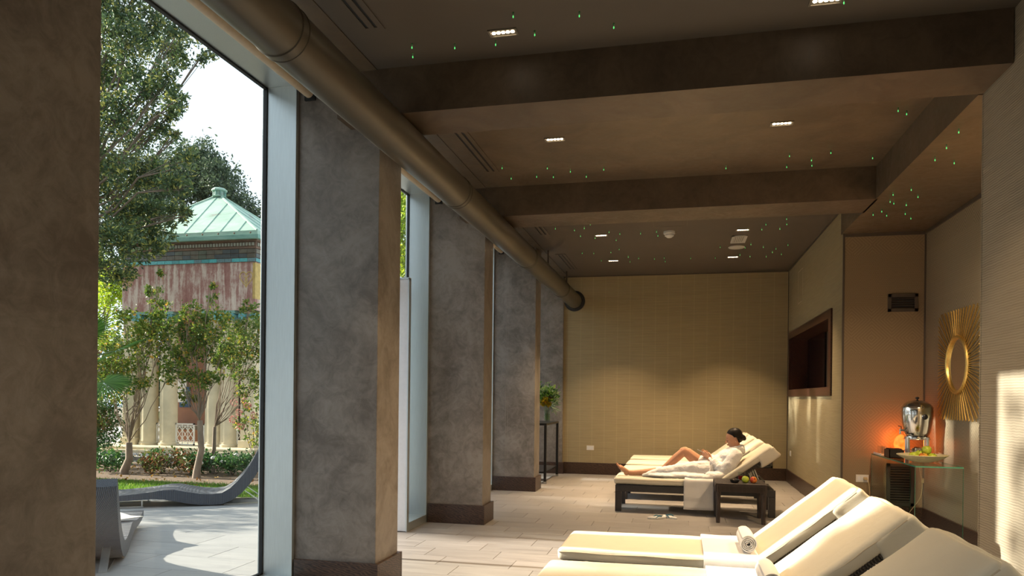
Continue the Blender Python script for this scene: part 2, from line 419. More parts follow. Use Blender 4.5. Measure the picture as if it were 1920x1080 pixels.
struct('wall_right_near', G().box(XR, 2.85, YB, RY0, 0, CZ), M['paper_near'], 'near right wall with rippled beige wallpaper and a sunlit patch', 'wall')
struct('wall_recess_back', G().box(XR+.012, 2.85, RY1-.012, RY1-.0005, 0, BZ-.0005), M['ethnic_back'], 'ochre patterned wallpaper on the back of the console recess', 'wall')
struct('wall_recess_side', G().box(XN, 2.85, RY0, RY1-.012, 0, BZ-.0005), M['ethnic_side'], 'grey patterned wallpaper behind the gold sunburst mirror', 'wall')
# dark corner trims
struct('trim_1', G().box(XR-.004, XR+.016, RY1-.02, RY1+.004, 0, BZ), M['vent'], 'dark corner trim at the edge of the recess', 'trim')
struct('trim_2', G().box(XR+.016, XN, RY1-.03, RY1-.012, BZ-.035, BZ-.0005), M['vent'], 'dark trim strip at the top of the recess back', 'trim')
struct('trim_3', G().box(XN-.018, XN-.0005, RY0+.01, RY1-.03, BZ-.035, BZ-.0005), M['vent'], 'dark trim strip at the top of the recess side wall', 'trim')
struct('trim_4', G().box(XN-.015, XN-.0005, RY1-.028, RY1-.012, .21, BZ-.035), M['vent'], 'dark vertical trim in the inner corner of the recess', 'trim')
struct('trim_5', G().box(XR-.012, XR-.0005, YF-.012, YF-.0005, .21, CZ), M['vent'], 'dark vertical trim in the far right room corner', 'trim')
struct('trim_6', G().box(-2.08, XR, YF-.012, YF-.0005, CZ-.016, CZ-.0005).box(XR-.012, XR-.0005, RY1, YF-.012, CZ-.016, CZ-.0005), M['vent'], 'thin dark strip under the far ceiling', 'trim')  # thin dark trim where the far walls meet the ceiling
struct('trim_7', G().box(XR-.003, XR+.012, RY0-.012, RY0+.003, 0, BZ), M['paper_near'], 'pale corner bead at the near edge of the recess', 'trim')
# baseboards
BH = .208
struct('baseboard_back', G().box(-2.10, XR, YF-.022, YF-.0005, 0, BH), M['oak'], 'dark oak baseboard along the end wall', 'baseboard', bevel=.002)
struct('baseboard_right', G().box(XR-.022, XR-.0005, RY1+.0, YF-.023, 0, BH), M['oak'], 'dark oak baseboard along the right wall under the niche', 'baseboard', bevel=.002)
struct('baseboard_recess', G().box(XR+.02, XN, RY1-.034, RY1-.0125, 0, BH).box(XN-.022, XN-.0005, RY0+.01, RY1-.035, 0, BH), M['oak'], 'dark oak baseboard inside the console recess', 'baseboard', bevel=.002)
struct('baseboard_near', G().box(XR-.022, XR-.0005, YB, RY0, 0, BH), M['oak'], 'dark oak baseboard along the near right wall', 'baseboard', bevel=.002)
# pillars with their oak skirtings
plab = {4: 'dark brown stucco pillar filling the left edge of the photo', 5: 'big grey brown stucco pillar beside the large window', 6: 'stucco pillar beyond the open glass door', 7: 'third visible stucco pillar with blind cords hanging before it', 8: 'stucco pilaster in the far corner behind the vase table'}
ords = ['eighth', 'seventh', 'sixth', 'fifth']
for i, (a, b) in enumerate(PILLARS):
    lab = plab.get(i, 'stucco pillar, %s from the end wall along the window side' % ords[i] if i < 4 else '')
    g = G().box(-3.0, -2.08, a, b, 0, 3.85)
    p = struct('pillar', g, M['stucco'], lab, 'pillar', bevel=.004)
    sk = G().box(-2.70, -2.052, a-.028, a-.0005, 0, BH).box(-2.0795, -2.052, a-.0004, b+.0004, 0, BH).box(-2.70, -2.052, b+.0005, b+.028, 0, BH)
    sk.build('baseboard', M['oak'], p, bevel=.002)
# windows: frame, gasket, pane(s)
GX = -2.955
for i, (a, b) in enumerate(BAYS):
    lab = {4: 'tall aluminium framed window looking onto the garden pavilion', 5: 'aluminium framed window with the open door leaf', 6: 'aluminium framed window between the third and fourth pillar', 7: 'aluminium framed window nearest the end wall'}.get(i, 'aluminium framed window, number %d behind the camera' % (4-i))
    w = thing('window_%d' % (i+1), lab, 'window', (GX, (a+b)/2, 0), kind='structure')
    x0, x1 = -2.985, -2.71
    y0, y1 = a, b
    g = G().box(x0, x1, y0+.0005, y0+.036, 0, 3.64).box(x0, x1, y1-.036, y1-.0005, 0, 3.64)
    g.build('jamb', M['alu'], w, bevel=.002)
    G().box(x0, x1, y0+.036, y1-.036, 3.62, 3.70).box(-3.05, -2.99, y0, y1, 3.70, 3.85).build('head_rail', M['alu'], w, bevel=.002)
    doors = [] if i != 5 else [(5.87, 7.0)]
    yl, yr = y0+.036, y1-.036
    if not doors:
        G().box(x0, x1, yl, yr, 0, .085).build('sill_rail', M['alu'], w, bevel=.002)
        gk = G(); t = .012
        for (ya, yb, za, zb) in ((yl, yl+t, .085, 3.62), (yr-t, yr, .085, 3.62), (yl, yr, .085, .085+t), (yl, yr, 3.62-t, 3.62)):
            gk.box(GX-.014, GX+.014, ya, yb, za, zb)
        gk.build('gasket', M['rubber'], w)
        G().box(GX-.004, GX+.004, yl+.004, yr-.004, .09, 3.615).build('pane', M['glass'], w)
    else:
        d0, d1 = doors[0]
        G().box(x0, x1, yl, d0-.04, 0, .085).build('sill_rail', M['alu'], w, bevel=.002)
        G().box(x0, x1, d1+.06, yr, 0, .085).build('sill_rail', M['alu'], w, bevel=.002)
        G().box(-3.02, -2.90, d0-.045, d0-.005, 0, 3.62).build('mullion', M['alu'], w, bevel=.002)
        G().box(-3.02, -2.90, d1+.005, d1+.05, 0, 3.62).build('mullion', M['alu'], w, bevel=.002)
        G().box(-3.02, -2.90, d0-.005, d1+.005, 2.60, 2.66).build('transom', M['alu'], w, bevel=.002)
        for (ya, yb, za, zb) in ((yl, d0-.045, .085, 3.62), (d1+.05, yr, .085, 3.62), (d0, d1, 2.66, 3.62)):
            gk = G(); t = .01
            gk.box(GX-.012, GX+.012, ya, ya+t, za, zb).box(GX-.012, GX+.012, yb-t, yb, za, zb).box(GX-.012, GX+.012, ya, yb, za, za+t).box(GX-.012, GX+.012, ya, yb, zb-t, zb)
            gk.build('gasket', M['rubber'], w)
            G().box(GX-.004, GX+.004, ya+.003, yb-.003, za+.003, zb-.003).build('pane', M['glass'], w)
# fixed return panel in the room plane beside the door, and the open door leaf outside
dl = thing('door_1', 'tall white aluminium glass door leaf standing open to the terrace', 'door', (-2.71, 7.02, 0), kind='structure')
g = G().box(-2.90, -2.712, 6.985, 7.035, .008, 2.58).box(-3.86, -3.74, 6.985, 7.035, .008, 2.58).box(-3.74, -2.90, 6.985, 7.035, .008, .16).box(-3.74, -2.90, 6.985, 7.035, 2.46, 2.58)
g.build('leaf_frame', M['alu_white'], dl, bevel=.002)
G().box(-3.745, -2.895, 7.006, 7.014, .155, 2.465).build('pane', M['glass'], dl)
G().box(-2.7118, -2.700, 6.98, 7.04, .004, 2.59).box(-2.90, -2.70, 6.98, 7.04, 2.581, 2.60).build('edge_seal', M['alu'], dl)
g = G(); g.tube([(-3.79, 6.985, 1.05), (-3.79, 6.93, 1.05), (-3.68, 6.93, 1.05)], .009, 8); g.build('handle', M['satin'], dl)
# roller blinds
M['bezel_cord'] = m_plain('grey_cord', (.25, .22, .2), .6)
for i, (a, b) in enumerate(BAYS):
    lab = {4: 'cream roller blind tube rolled up above the large window', 5: 'rolled up cream blind above the open door', 6: 'rolled up cream blind between third and fourth pillar', 7: 'rolled up cream blind nearest the end wall'}.get(i, 'rolled up cream blind above the %s window behind the camera' % (['fourth', 'third', 'second', 'first']+['']*5)[i])
    bl = thing('roller_blind', lab, 'blind', (-2.60, (a+b)/2, 3.55))
    G().tube([(-2.60, a+.06, 3.545), (-2.60, b-.06, 3.545)], .034, 18).build('roll', m_plain('cream_blind_fabric', (.55, .47, .36), .7), bl)
    for ya in (a+.03, b-.05): G().box(-2.64, -2.56, ya, ya+.02, 3.50, 3.80).build('bracket', M['rubber'], bl)
    if i == 6:
        cz = .10
        g = G(); g.tube([(-2.50, b-.09, 3.5), (-2.50, b-.09, .26), (-2.485, b-.09, .2), (-2.47, b-.09, .26), (-2.47, b-.09, 3.5)], .0022, 5)
        g.build('cord', M['bezel_cord'], bl)
# round duct
dc = thing('ventilation_duct', 'round taupe painted ventilation duct running under the beams', 'duct', (-1.885, 2, 3.14))
DXc, DZc, DR = -1.885, 3.143, .134
G().tube([(DXc, YB+.02, DZc), (DXc, YF-.04, DZc)], DR, 48).build('duct_tube', M['duct'], dc)
for y in (-5.2, -2.4, .4, 3.15, 5.95, 8.9, 11.6):
    g = G()
    for dy in (-.03, .03): g.tube([(DXc, y+dy-.006, DZc), (DXc, y+dy-.003, DZc), (DXc, y+dy+.003, DZc), (DXc, y+dy+.006, DZc)], [DR+.0005, DR+.006, DR+.006, DR+.0005], 48, caps=False)
    g.tube([(DXc, y-.026, DZc), (DXc, y+.026, DZc)], DR+.002, 48, caps=False)
    g.build('joint_ring', M['duct'], dc)
g = G(); g.lathe([(.13, 0), (.185, 0), (.188, .008), (.188, .022), (.182, .03), (.150, .034), (.145, .06)], (DXc, YF-.001, DZc), 48, M=Matrix.Rotation(R_(90), 3, 'X'))
g.build('wall_flange', M['duct_flange'], dc)
for y in (8.4, 10.76, 12.6): G().box(DXc-.075, DXc-.055, y-.01, y+.01, DZc+.1, CZ).build('hanger', M['vent'], dc)
# linear air slots
slab_ = ['nearest the camera', 'in the stucco bay behind the first beam', 'just behind the second beam', 'nearest the end wall']
for k, (y0, y1) in enumerate(((1.6, 4.03), (5.02, 6.85), (8.2, 9.66), (11.07, 12.37))):
    t = thing('air_slot', 'twin slot ceiling diffuser beside the duct, '+slab_[k], 'vent', (-1.81, (y0+y1)/2, CZ))
    g = G(); x = -1.815
    for (a, b) in ((-.075, -.038), (-.018, .018), (.038, .075)): g.box(x+a, x+b, y0, y1, CZ-.006, CZ+.001)
    g.box(x-.075, x+.075, y0-.03, y0, CZ-.006, CZ+.001).box(x-.075, x+.075, y1, y1+.03, CZ-.006, CZ+.001)
    g.build('frame', M['stucco_ceiling'] if k == 1 else M['ceiling'], t)
    for a in (-.028, .028): G().box(x+a-.0095, x+a+.0095, y0, y1, CZ-.002, CZ+.0005).build('slot', M['rubber'], t)

# recessed linear downlights with a real lamp in each
M['led'] = m_emit('warm_led', (1, .80, .55), 22)
M['bezel'] = m_plain('grey_lamp_bezel', (.30, .27, .22), .4, .6)
LAMPS = []
for k, (x, y) in enumerate([(-1.06, 4.25), (.76, 4.27), (-1.06, 6.108), (.767, 6.108), (-1.063, 9.865), (.775, 9.865), (-1.063, 11.73), (.776, 11.73), (-1.06, -2.6), (.76, -2.6)]):
    LAMPS.append((x, y, CZ))
LAMPS.append((2.25, 5.75, BZ))
lamp_lab = ['linear downlight left of centre in the ceiling bay nearest the camera', 'linear downlight cut by the top edge of the photo', 'linear downlight on the duct side of the stucco bay', 'linear downlight on the mirror side of the stucco bay', 'linear downlight of the far bay, duct side, beside the smoke detector', 'linear downlight of the far bay next to the square grille', 'linear downlight nearest the end wall, duct side', 'linear downlight nearest the end wall, niche side']
lamp0 = None
for k, (x, y, lz) in enumerate(LAMPS):
    lab = lamp_lab[k] if k < 8 else 'unseen linear downlight behind the camera, strengthened as fill light' if k < 10 else 'linear downlight in the recess soffit hidden behind the near wall'
    if lamp0 is None:
        t = lamp0 = thing('ceiling_light', lab, 'light', (0, 0, 0), group='linear ceiling downlights')
        g = G(); w, h = .088, .042
        g.box(-w, w, -h, -h+.008, -.007, .004).box(-w, w, h-.008, h, -.007, .004).box(-w, -w+.012, -h, h, -.007, .004).box(w-.012, w, -h, h, -.007, .004)
        g.build('frame', M['bezel'], t, local=True)
        G().box(-w+.012, w-.012, -h+.008, h-.008, -.0015, .001).build('reflector', M['bezel'], t, local=True)
        for i in range(5): G().lathe([(.0, -.006), (.010, -.0055), (.0125, -.001)], ((i-2)*.029, 0, 0), 12).build('led', M['led'], t, local=True)
    else: t = copy_tree(lamp0)
    t['label'] = lab; t.location = (x, y, lz)
    if 8 <= k < 10: t['group'] = 'unseen fill downlights behind the camera'
    l = bpy.data.lights.new('downlight', 'AREA'); l.shape = 'RECTANGLE'; l.size = .15; l.size_y = .06; l.energy = 25; l.color = (1, .70, .40); l.spread = R_(85)
    lo = bpy.data.objects.new('downlight', l); COL.objects.link(lo); lo.location = (x, y, lz-.012)
    if y > 9: l.energy = 38
    if 4 < y < 5: l.energy = 14
    if y < 0: l.energy = 85; l.spread = R_(150); l.color = (1, .84, .66)  # unseen rear lamps set stronger, wider and paler as added fill light
    if k == 10: l.energy = 85; l.spread = R_(150)
# ceiling star droplets
FAR=[(-1.59, 9.27), (-1.48, 8.98), (-1.36, 9.4), (-1.22, 9.31), (-1.12, 9.12), (-1.33, 9.76), (-1.15, 9.92), (-0.93, 9.59), (-0.88, 10.1), (-0.8, 9.72), (-0.89, 10.74), (-1.03, 10.94), (-1.46, 10.93), (-1.29, 10.97), (-1.24, 11.58), (-0.8, 11.35), (-0.8, 11.75), (-0.65, 11.49), (-0.53, 9.75), (-0.32, 9.68), (-0.31, 9.92), (-0.41, 11.57), (-0.26, 11.52), (-0.25, 11.82), (0.14, 11.62), (0.51, 11.65), (0.54, 10.83), (0.86, 11.46), (0.89, 10.93), (0.95, 10.71), (1.02, 11.62), (0.83, 9.78), (1.0, 9.79), (1.02, 9.52), (1.14, 10.93), (1.26, 11.67), (1.31, 11.34), (1.33, 11.09), (1.22, 9.8), (1.46, 11.52), (1.23, 9.27), (1.27, 9.55), (1.46, 10.84), (1.34, 9.02)]
MID=[(-1.67, 6.71), (-1.66, 7.05), (-1.4, 7.04), (-1.25, 6.8), (-1.24, 7.08), (-1.05, 6.94), (-0.92, 7.13), (-0.73, 6.94), (0.4, 7.12), (0.95, 7.19), (0.93, 6.87), (1.14, 7.03), (1.17, 7.19), (1.27, 6.85), (1.66, 7.07), (1.57, 5.95), (1.65, 6.03)]
SOF=[(1.86, 5.59), (1.89, 5.92), (1.9, 6.2), (2.07, 6.31), (1.97, 7.04), (1.86, 7.18), (1.9, 7.43), (1.95, 7.5), (2.1, 7.3), (2.08, 7.58), (2.17, 7.94), (1.92, 7.8), (1.87, 7.92), (2.01, 7.98), (2.28, 8.15)]
NEAR=[(-1.65, 4.27), (-1.69, 4.39), (-1.39, 4.33), (-1.13, 4.34), (-0.95, 4.04), (-0.87, 4.27), (-0.58, 4.11), (-0.4, 4.28), (0.85, 4.27)]
M['star'] = m_emit('green_star_led', (.14, 1, .24), .95); M['crystal'] = m_plain('green_crystal', (.08, .25, .10), .1, spec=.8)
st0 = thing('star_light', '', 'light'); 
G().lathe([(.004, 0), (.006, -.006), (.003, -.014), (.0, -.016)], (0, 0, 0), 8).build('bead', M['crystal'], st0, local=True)
G().lathe([(.0, -.016), (.0034, -.023), (.004, -.029), (.0, -.036)], (0, 0, 0), 8).build('droplet', M['star'], st0, local=True)
used0 = False
for pts, z, gl in ((FAR, CZ, 'small green crystal droplet light in the far ceiling bay'), (MID, CZ, 'small green crystal droplet light in the stucco ceiling bay'), (SOF, BZ, 'small green crystal droplet light under the recess soffit'), (NEAR, CZ, 'small green crystal droplet light in the ceiling bay nearest the camera')):
    for (x, y) in pts:
        t = copy_tree(st0) if used0 else st0; used0 = True
        t['label'] = gl; t['group'] = gl.replace('droplet light', 'droplet lights'); t.location = (x, y, z)
# smoke detector, grille, loudspeaker, access panel, pale wall outline
t = thing('smoke_detector', 'round white smoke detector on the far ceiling', 'detector', (-.158, 9.8, CZ))
G().lathe([(.075, 0), (.077, -.03), (.07, -.035)], (-.158, 9.8, CZ), 28).build('base', M['socket'], t)
G().lathe([(.058, -.035), (.06, -.06), (.05, -.066), (.03, -.082), (.0, -.084)], (-.158, 9.8, CZ), 28).build('sensor_head', M['socket'], t)
t = thing('ceiling_grille', 'square white air grille beside the round speaker', 'vent', (.765, 10.43, CZ))
g = G(); a, b, c, d = .665, .865, 10.20, 10.66
g.box(a, b, c, c+.03, CZ-.012, CZ).box(a, b, d-.03, d, CZ-.012, CZ).box(a, a+.03, c, d, CZ-.012, CZ).box(b-.03, b, c, d, CZ-.012, CZ); g.build('frame', M['socket'], t)
for i in range(6): G().obox((a+.042+i*.0235, (c+d)/2, CZ-.008), (.014, d-c-.06, .003), Matrix.Rotation(R_(25), 3, 'Y')).build('louvre', M['socket'], t)
G().box(a+.03, b-.03, c+.03, d-.03, CZ-.002, CZ-.0005).build('recess', M['bezel'], t)
t = thing('ceiling_speaker', 'round white loudspeaker between grille and downlight', 'speaker', (.775, 10.98, CZ))
G().lathe([(.115, 0), (.115, -.008), (.105, -.014)], (.775, 10.98, CZ), 36).build('rim', M['socket'], t)
G().lathe([(.104, -.012), (.06, -.016), (0, -.018)], (.775, 10.98, CZ), 36).build('speaker_mesh', M['socket'], t)
g = G(); x0, x1, y0, y1 = -.35, .07, 8.2, 9.5
for (a, b, c, d) in ((x0, x1, y1-.005, y1), (x0, x0+.005, y0, y1), (x1-.005, x1, y0, y1)): g.box(a, b, c, d, CZ-.0015, CZ-.0001)
tag(g.build('access_panel', M['vent']), 'thin outlined access panel in the ceiling before the smoke detector', 'panel')
g = G(); x = XR
for (a, b, c, d) in ((11.72, 12.15, 3.385, 3.395), (11.72, 12.15, 2.89, 2.90), (12.14, 12.15, 2.89, 3.395), (11.72, 11.73, 2.89, 3.395)): g.box(x-.003, x-.0001, a, b, c, d)  # four thin pale lines forming a rectangle on the right wall
tag(g.build('wall_outline', M['cream2']), 'thin pale outline high on the right wall above the niche', 'panel')
# niche with frame and dark screen
t = thing('wall_niche', 'large dark brown framed niche with a black screen in the right wall', 'niche', (XR, 11.27, 1.45))
M['nichewood'] = m_wood('dark_red_wood', (.028, .009, .006), (.07, .026, .017), (8, 2, 8), .3, 0)
g = G(); a, b, c, d = NY0-.15, NY1+.13, NZ0-.10, NZ1+.10; x0, x1 = XR-.022, XR-.0005
g.box(x0, x1, a, NY0+.01, c, d).box(x0, x1, NY1-.01, b, c, d).box(x0, x1, NY0+.01, NY1-.01, c, NZ0+.01).box(x0, x1, NY0+.01, NY1-.01, NZ1-.01, d)
g.build('frame', M['nichewood'], t, bevel=.002)
xb = XR+.30; g = G()
g.box(XR, xb, NY0+.0005, NY0+.012, NZ0, NZ1).box(XR, xb, NY1-.012, NY1-.0005, NZ0, NZ1).box(XR, xb, NY0, NY1, NZ0+.0005, NZ0+.012).box(XR, xb, NY0, NY1, NZ1-.012, NZ1-.0005); g.build('lining', M['nichewood'], t)
G().box(xb, xb+.02, NY0, NY1, NZ0, NZ1).build('back_panel', M['ventgrey'], t)
G().box(xb-.03, xb-.001, 11.45, NY1-.02, NZ0+.02, NZ1-.02).build('screen', m_plain('dark_red_screen', (.012, .004, .004), .12), t)
# louvred wall vents
def vent(label, plane, u0, u1, z0, z1, at, n, mat):
    # plane 'y': faces -Y at y=at ; slats along X
    t = thing('wall_vent', label, 'vent', ((u0+u1)/2, at, (z0+z1)/2)); f = .035
    g = G().box(u0, u1, at-.02, at, z0, z0+f).box(u0, u1, at-.02, at, z1-f, z1).box(u0, u0+f, at-.02, at, z0, z1).box(u1-f, u1, at-.02, at, z0, z1); g.build('frame', mat, t, bevel=.0015)
    G().box(u0+f, u1-f, at-.003, at, z0+f, z1-f).build('backing', M['rubber'], t)
    for i in range(n):
        z = z0+f+(z1-z0-2*f)*(i+.5)/n
        G().obox(((u0+u1)/2, at-.012, z), (u1-u0-2*f, .018, .003), Matrix.Rotation(R_(38), 3, 'X')).build('slat', mat, t)
vent('bronze louvred vent high on the ochre recess wall', 'y', 2.264, 2.571, 2.39, 2.59, RY1-.012, 5, M['vent'])
vent('tall louvred vent low behind the glass console', 'y', 2.27, 2.55, .22, .69, RY1-.012, 14, M['ventgrey'])
vent('dark louvred vent low on the end wall behind the loungers', 'y', 1.12, 1.56, .215, .60, YF-.001, 8, M['ventgrey'])
def socket(label, c, axis):
    t = thing('wall_socket', label, 'socket', c); x, y, z = c
    if axis == 'y':
        G().cbox(x-.066, x+.066, y-.010, y, z-.042, z+.042, .003).build('plate', M['socket'], t)
        for i in (-1, 0, 1): G().box(x+i*.034-.014, x+i*.034+.014, y-.013, y-.0101, z-.024, z+.024).build('module', M['alu_white'], t)
    else:
        G().cbox(x-.010, x, y-.05, y+.05, z-.042, z+.042, .003).build('plate', M['socket'], t)
        for i in (-1, 1): G().box(x-.013, x-.0101, y+i*.02-.014, y+i*.02+.014, z-.024, z+.024).build('module', M['alu_white'], t)
    return t
socket('white socket plate on the grasscloth end wall', (-1.574, YF-.001, .478), 'y')
socket('white socket plate on the right wall below the niche', (XR-.0005, 12.75, .5), 'x')
socket('white socket plate with a plug beside the glass console', (2.018, RY1-.0125, .512), 'y')
# ---------------------------------------------------------------- loungers
def make_lounger(rot):
    # root at the middle of the foot print; local x from foot (-.93) to head, y across
    t = thing('sun_lounger', '', 'sun lounger'); W2 = .355
    X = lambda x: x-.16            # world x of the plan -> local
    A = R_(rot); hx, hz = X(.50), .325
    Rm = Matrix.Rotation(-A, 3, 'Y')
    # frame
    g = G()
    for s in (-1, 1): g.box(X(-.765), X(1.105), s*W2-(.03 if s > 0 else 0), s*W2+(0 if s > 0 else .03), .243, .323)
    g.box(X(-.765), X(-.725), -W2+.03, W2-.03, .25, .318).box(X(1.07), X(1.105), -W2+.03, W2-.03, .25, .318)
    for x in (-.35, .1, .5): g.box(X(x), X(x+.05), -W2+.03, W2-.03, .285, .318)
    g.build('frame', M['darkwood'], t, local=True, bevel=.003)
    for x in (-.765, 1.03):
        for s in (-1, 1):
            y = s*(W2-.035); G().cbox(X(x), X(x)+.075, y-.035, y+.035, 0, .242, .004).build('leg', M['darkwood'], t, local=True)
    # deck slats under the flat cushion
    for i in range(9):
        x = X(-.72)+i*.135; G().box(x, x+.09, -W2+.031, W2-.031, .319, .329).build('slat', M['darkwood'], t, local=True)
    # woven backrest frame
    L = .74
    def P(u, y, w): v = Rm @ Vector((u, 0, w)); return Vector((hx+v.x, y, hz+v.z))
    bf = G(); 
    bf.obox(P(L/2, 0, -.004), (L, 2*W2-.08, .022), Rm)
    b = bf.build('backrest_frame', M['wicker_frame'], t, local=True, bevel=.003)
    n = 46; g = G()
    for s in (-1, 1):
        for i in range(n):
            u = .02+(L-.04)*i/(n-1); g.rbox(P(u, s*(W2-.034), -.004), (.0065, .016, .024), .006, 2, (1, 1, 1), Rm)
    o = g.build('wicker_binding', M['wicker_frame'], b, local=True); o['kind'] = 'stuff'
    g = G()
    for s in (-1, 1):
        q = P(.44, s*.25, -.015); g.tube([q, (X(.98), s*.25, .285)], .011, 8)
    g.tube([(X(.98), -.26, .285), (X(.98), .26, .285)], .011, 8); g.build('backrest_prop', M['satin'], t, local=True)
    # mattress: flat part and back part
    def wr(p, amp=.004, f=6, seed=0):
        q = noise.noise_vector(Vector((p.x*f+seed, p.y*f, p.z*f)))
        return p + q*amp
    W3 = .345
    x0, x1 = X(-.785), X(.50)
    seat = G().rbox(((x0+x1)/2, 0, .370), ((x1-x0)/2, W3, .042), .032, 4, (16, 8, 2), fn=lambda p: wr(p, .006, 3.2))
    c1 = seat.build('seat_cushion', M['cream'], t, local=True, sharp=80)
    g = G()
    g.tube([(x0+.012+(x1-x0-.03)*i/14, -(W3-.001), .389+.0025*math.sin(i*1.3)) for i in range(14, -1, -1)]+[(x0+.001, -W3+.025+(2*W3-.05)*i/8, .389) for i in range(9)]+[(x0+.012+(x1-x0-.03)*i/14, W3-.001, .389) for i in range(15)], .0035, 6)
    g.build('piping', M['cream2'], c1, local=True)
    back = G().rbox(P(L/2+.005, 0, .052), (L/2+.012, W3, .042), .032, 4, (12, 8, 2), M=Rm, fn=lambda p: wr(p+Vector((0, 0, .006*math.cos(p.y*4))), .007, 3.5, 5))
    c2 = back.build('back_cushion', M['cream'], t, local=True, sharp=80)
    for s in (-1, 1): G().tube([P(.02+(L-.03)*i/12, s*(W3-.001), .072+.0025*math.sin(i*1.7)) for i in range(13)], .0035, 6).build('piping', M['cream2'], c2, local=True)
    # cover hood that wraps over the head end
    def hood(p):
        u = p.x; q = noise.noise_vector(Vector((p.x*9, p.y*5, p.z*14)))
        p = p + q*.012
        if p.z < 0: p.x += -.03*(-p.z/.06)*(1 if p.x < 0 else -.6)
        return p
    hd = G().rbox(P(L-.085, 0, .008), (.115, W3+.009, .072), .030, 4, (8, 14, 6), M=Rm, fn=hood)
    hd.build('head_cover', M['cream'], t, local=True, sharp=80)
    return t
lgA = make_lounger(36.0); lgN = make_lounger(39.5)
spotsA = [(9.365, 'cream cushioned lounger on which the woman in the robe lies'), (10.44, 'cream lounger directly behind the woman, second of the far row'), (11.41, 'third cream lounger of the far row, second from the end wall'), (12.39, 'cream lounger nearest the end wall, last of the far row')]
spotsN = [(5.035, 'sunlit cream lounger with rolled towel, beside the floor patch of sun'), (4.035, 'cream lounger between the sunlit one and the one at the bottom edge'), (3.035, 'cream lounger at the bottom right corner of the photo')]
for (y, lab), base, first in [(s, lgA, i == 0) for i, s in enumerate(spotsA)] + [(s, lgN, i == 0) for i, s in enumerate(spotsN)]:
    o = base if first else copy_tree(base)
    o.location = (.16 if base is lgA else .175, y, 0); o['label'] = lab
    o['group'] = 'far row of loungers' if base is lgA else 'near row of loungers'
    if not first: o.rotation_euler.z = random.uniform(-.006, .006)

# ---------------------------------------------------------------- wicker side table + things on it
TX0, TX1, TY0, TY1, TZ = .40, .95, 8.47, 8.985, .45
t = thing('side_table', 'dark brown wicker side table with apples in front of the woman', 'table', ((TX0+TX1)/2, (TY0+TY1)/2, 0))
G().rbox(((TX0+TX1)/2, (TY0+TY1)/2, TZ-.015), ((TX1-TX0)/2, (TY1-TY0)/2, .015), .012, 3, (4, 4, 1)).build('table_top', M['wicker'], t)
G().rbox(((TX0+TX1)/2, (TY0+TY1)/2, TZ-.065), ((TX1-TX0)/2-.004, (TY1-TY0)/2-.004, .034), .012, 3, (4, 4, 1)).build('apron', M['wicker'], t)
g = G(); n = 40
for i in range(n):
    x = TX0+.02+(TX1-TX0-.04)*i/(n-1)
    for y in (TY0+.002, TY1-.002): g.rbox((x, y, TZ-.056), (.0045, .006, .042), .004, 2, (1, 1, 1))
for i in range(36):
    y = TY0+.02+(TY1-TY0-.04)*i/35
    for x in (TX0+.002, TX1-.002): g.rbox((x, y, TZ-.056), (.006, .0045, .042), .004, 2, (1, 1, 1))
g.build('woven_edge', M['wicker'], t)['kind'] = 'stuff'
for x in (TX0+.032, TX1-.032):
    for y in (TY0+.032, TY1-.032): G().tube([(x, y, .0), (x, y, .02), (x, y, .3), (x, y, TZ-.08)], [.020, .022, .028, .032], 16).build('leg', M['wicker'], t)
M['applegreen'] = m_plain('green_apple_skin', (.42, .52, .05), .25, var=.15, scale=25)
def m_redapple():
    a = NT('red_yellow_apple_skin'); f = a.noise(a.pos((1, 1, .6)), 14, 5, .6, .6)
    a.col(a.ramp(f, [(.40, (.62, .42, .06)), (.56, (.58, .06, .02))])); return a.set(.25)
M['applered'] = m_redapple(); M['stem'] = m_plain('apple_stem', (.08, .04, .02), .7)
def apple(loc, r, mat, label, group, tilt=(0, 0, 0)):
    o = thing('apple', label, 'apple', loc, group=group); o.rotation_euler = tilt
    pr = [(0, -.78), (.12, -.82), (.3, -.90), (.55, -.84), (.85, -.52), (1.0, -.05), (.98, .35), (.8, .72), (.5, .92), (.25, .90), (.10, .74), (0, .66)]
    G().lathe([(a*r, b*r) for a, b in pr], n=20).build('flesh', mat, o, local=True, sharp=180)
    G().tube([(0, 0, r*.68), (r*.06, 0, r*.95), (r*.14, 0, r*1.15)], r*.045, 6).build('stalk', M['stem'], o, local=True); return o
apple((.73, 8.60, TZ+.0355), .040, M['applegreen'], 'green apple next to the red one on the wicker table', 'fruit on the wicker table', (.1, .2, 0))
apple((.815, 8.585, TZ+.0345), .039, M['applered'], 'red and yellow apple on the wicker table', 'fruit on the wicker table', (1.2, .2, .3))
o = thing('small_dish', 'small black dish with an orange filling on the wicker table', 'dish', (.612, 8.56, TZ))
G().lathe([(.0, .001), (.03, .001), (.045, .010), (.052, .026), (.054, .036), (.050, .036), (.045, .024), (.0, .018)], (.612, 8.56, TZ), 28).build('dish_body', M['black'], o)
G().lathe([(.043, .0245), (.02, .0295), (0, .030)], (.612, 8.56, TZ), 20).build('filling', m_plain('orange_filling', (.45, .14, .03), .5), o)
M['drink'] = m_plain('red_drink', (.22, .012, .012), .1)
def tumbler(loc, r, h, label, group=None, fill=None, fh=0):
    o = thing('drinking_glass', label, 'glass', loc, group=group)
    G().lathe([(0, .001), (r*.86, .001), (r, h), (r-.002, h), (r*.84, .006), (0, .006)], loc, 20).build('glass_wall', M['clear'], o)
    if fill: G().lathe([(0, .007), (r*.83, .007), (r*.9, fh), (0, fh)], loc, 20).build('drink', fill, o)
    return o
M['clear'] = m_glass('clear_glass', (.93, .95, .94), .16)
tumbler((.695, 8.86, TZ), .029, .095, 'glass of red drink behind the green apple', 'glasses on the wicker table', M['drink'], .05)
tumbler((.775, 8.88, TZ), .029, .095, 'empty clear glass behind the apples', 'glasses on the wicker table')

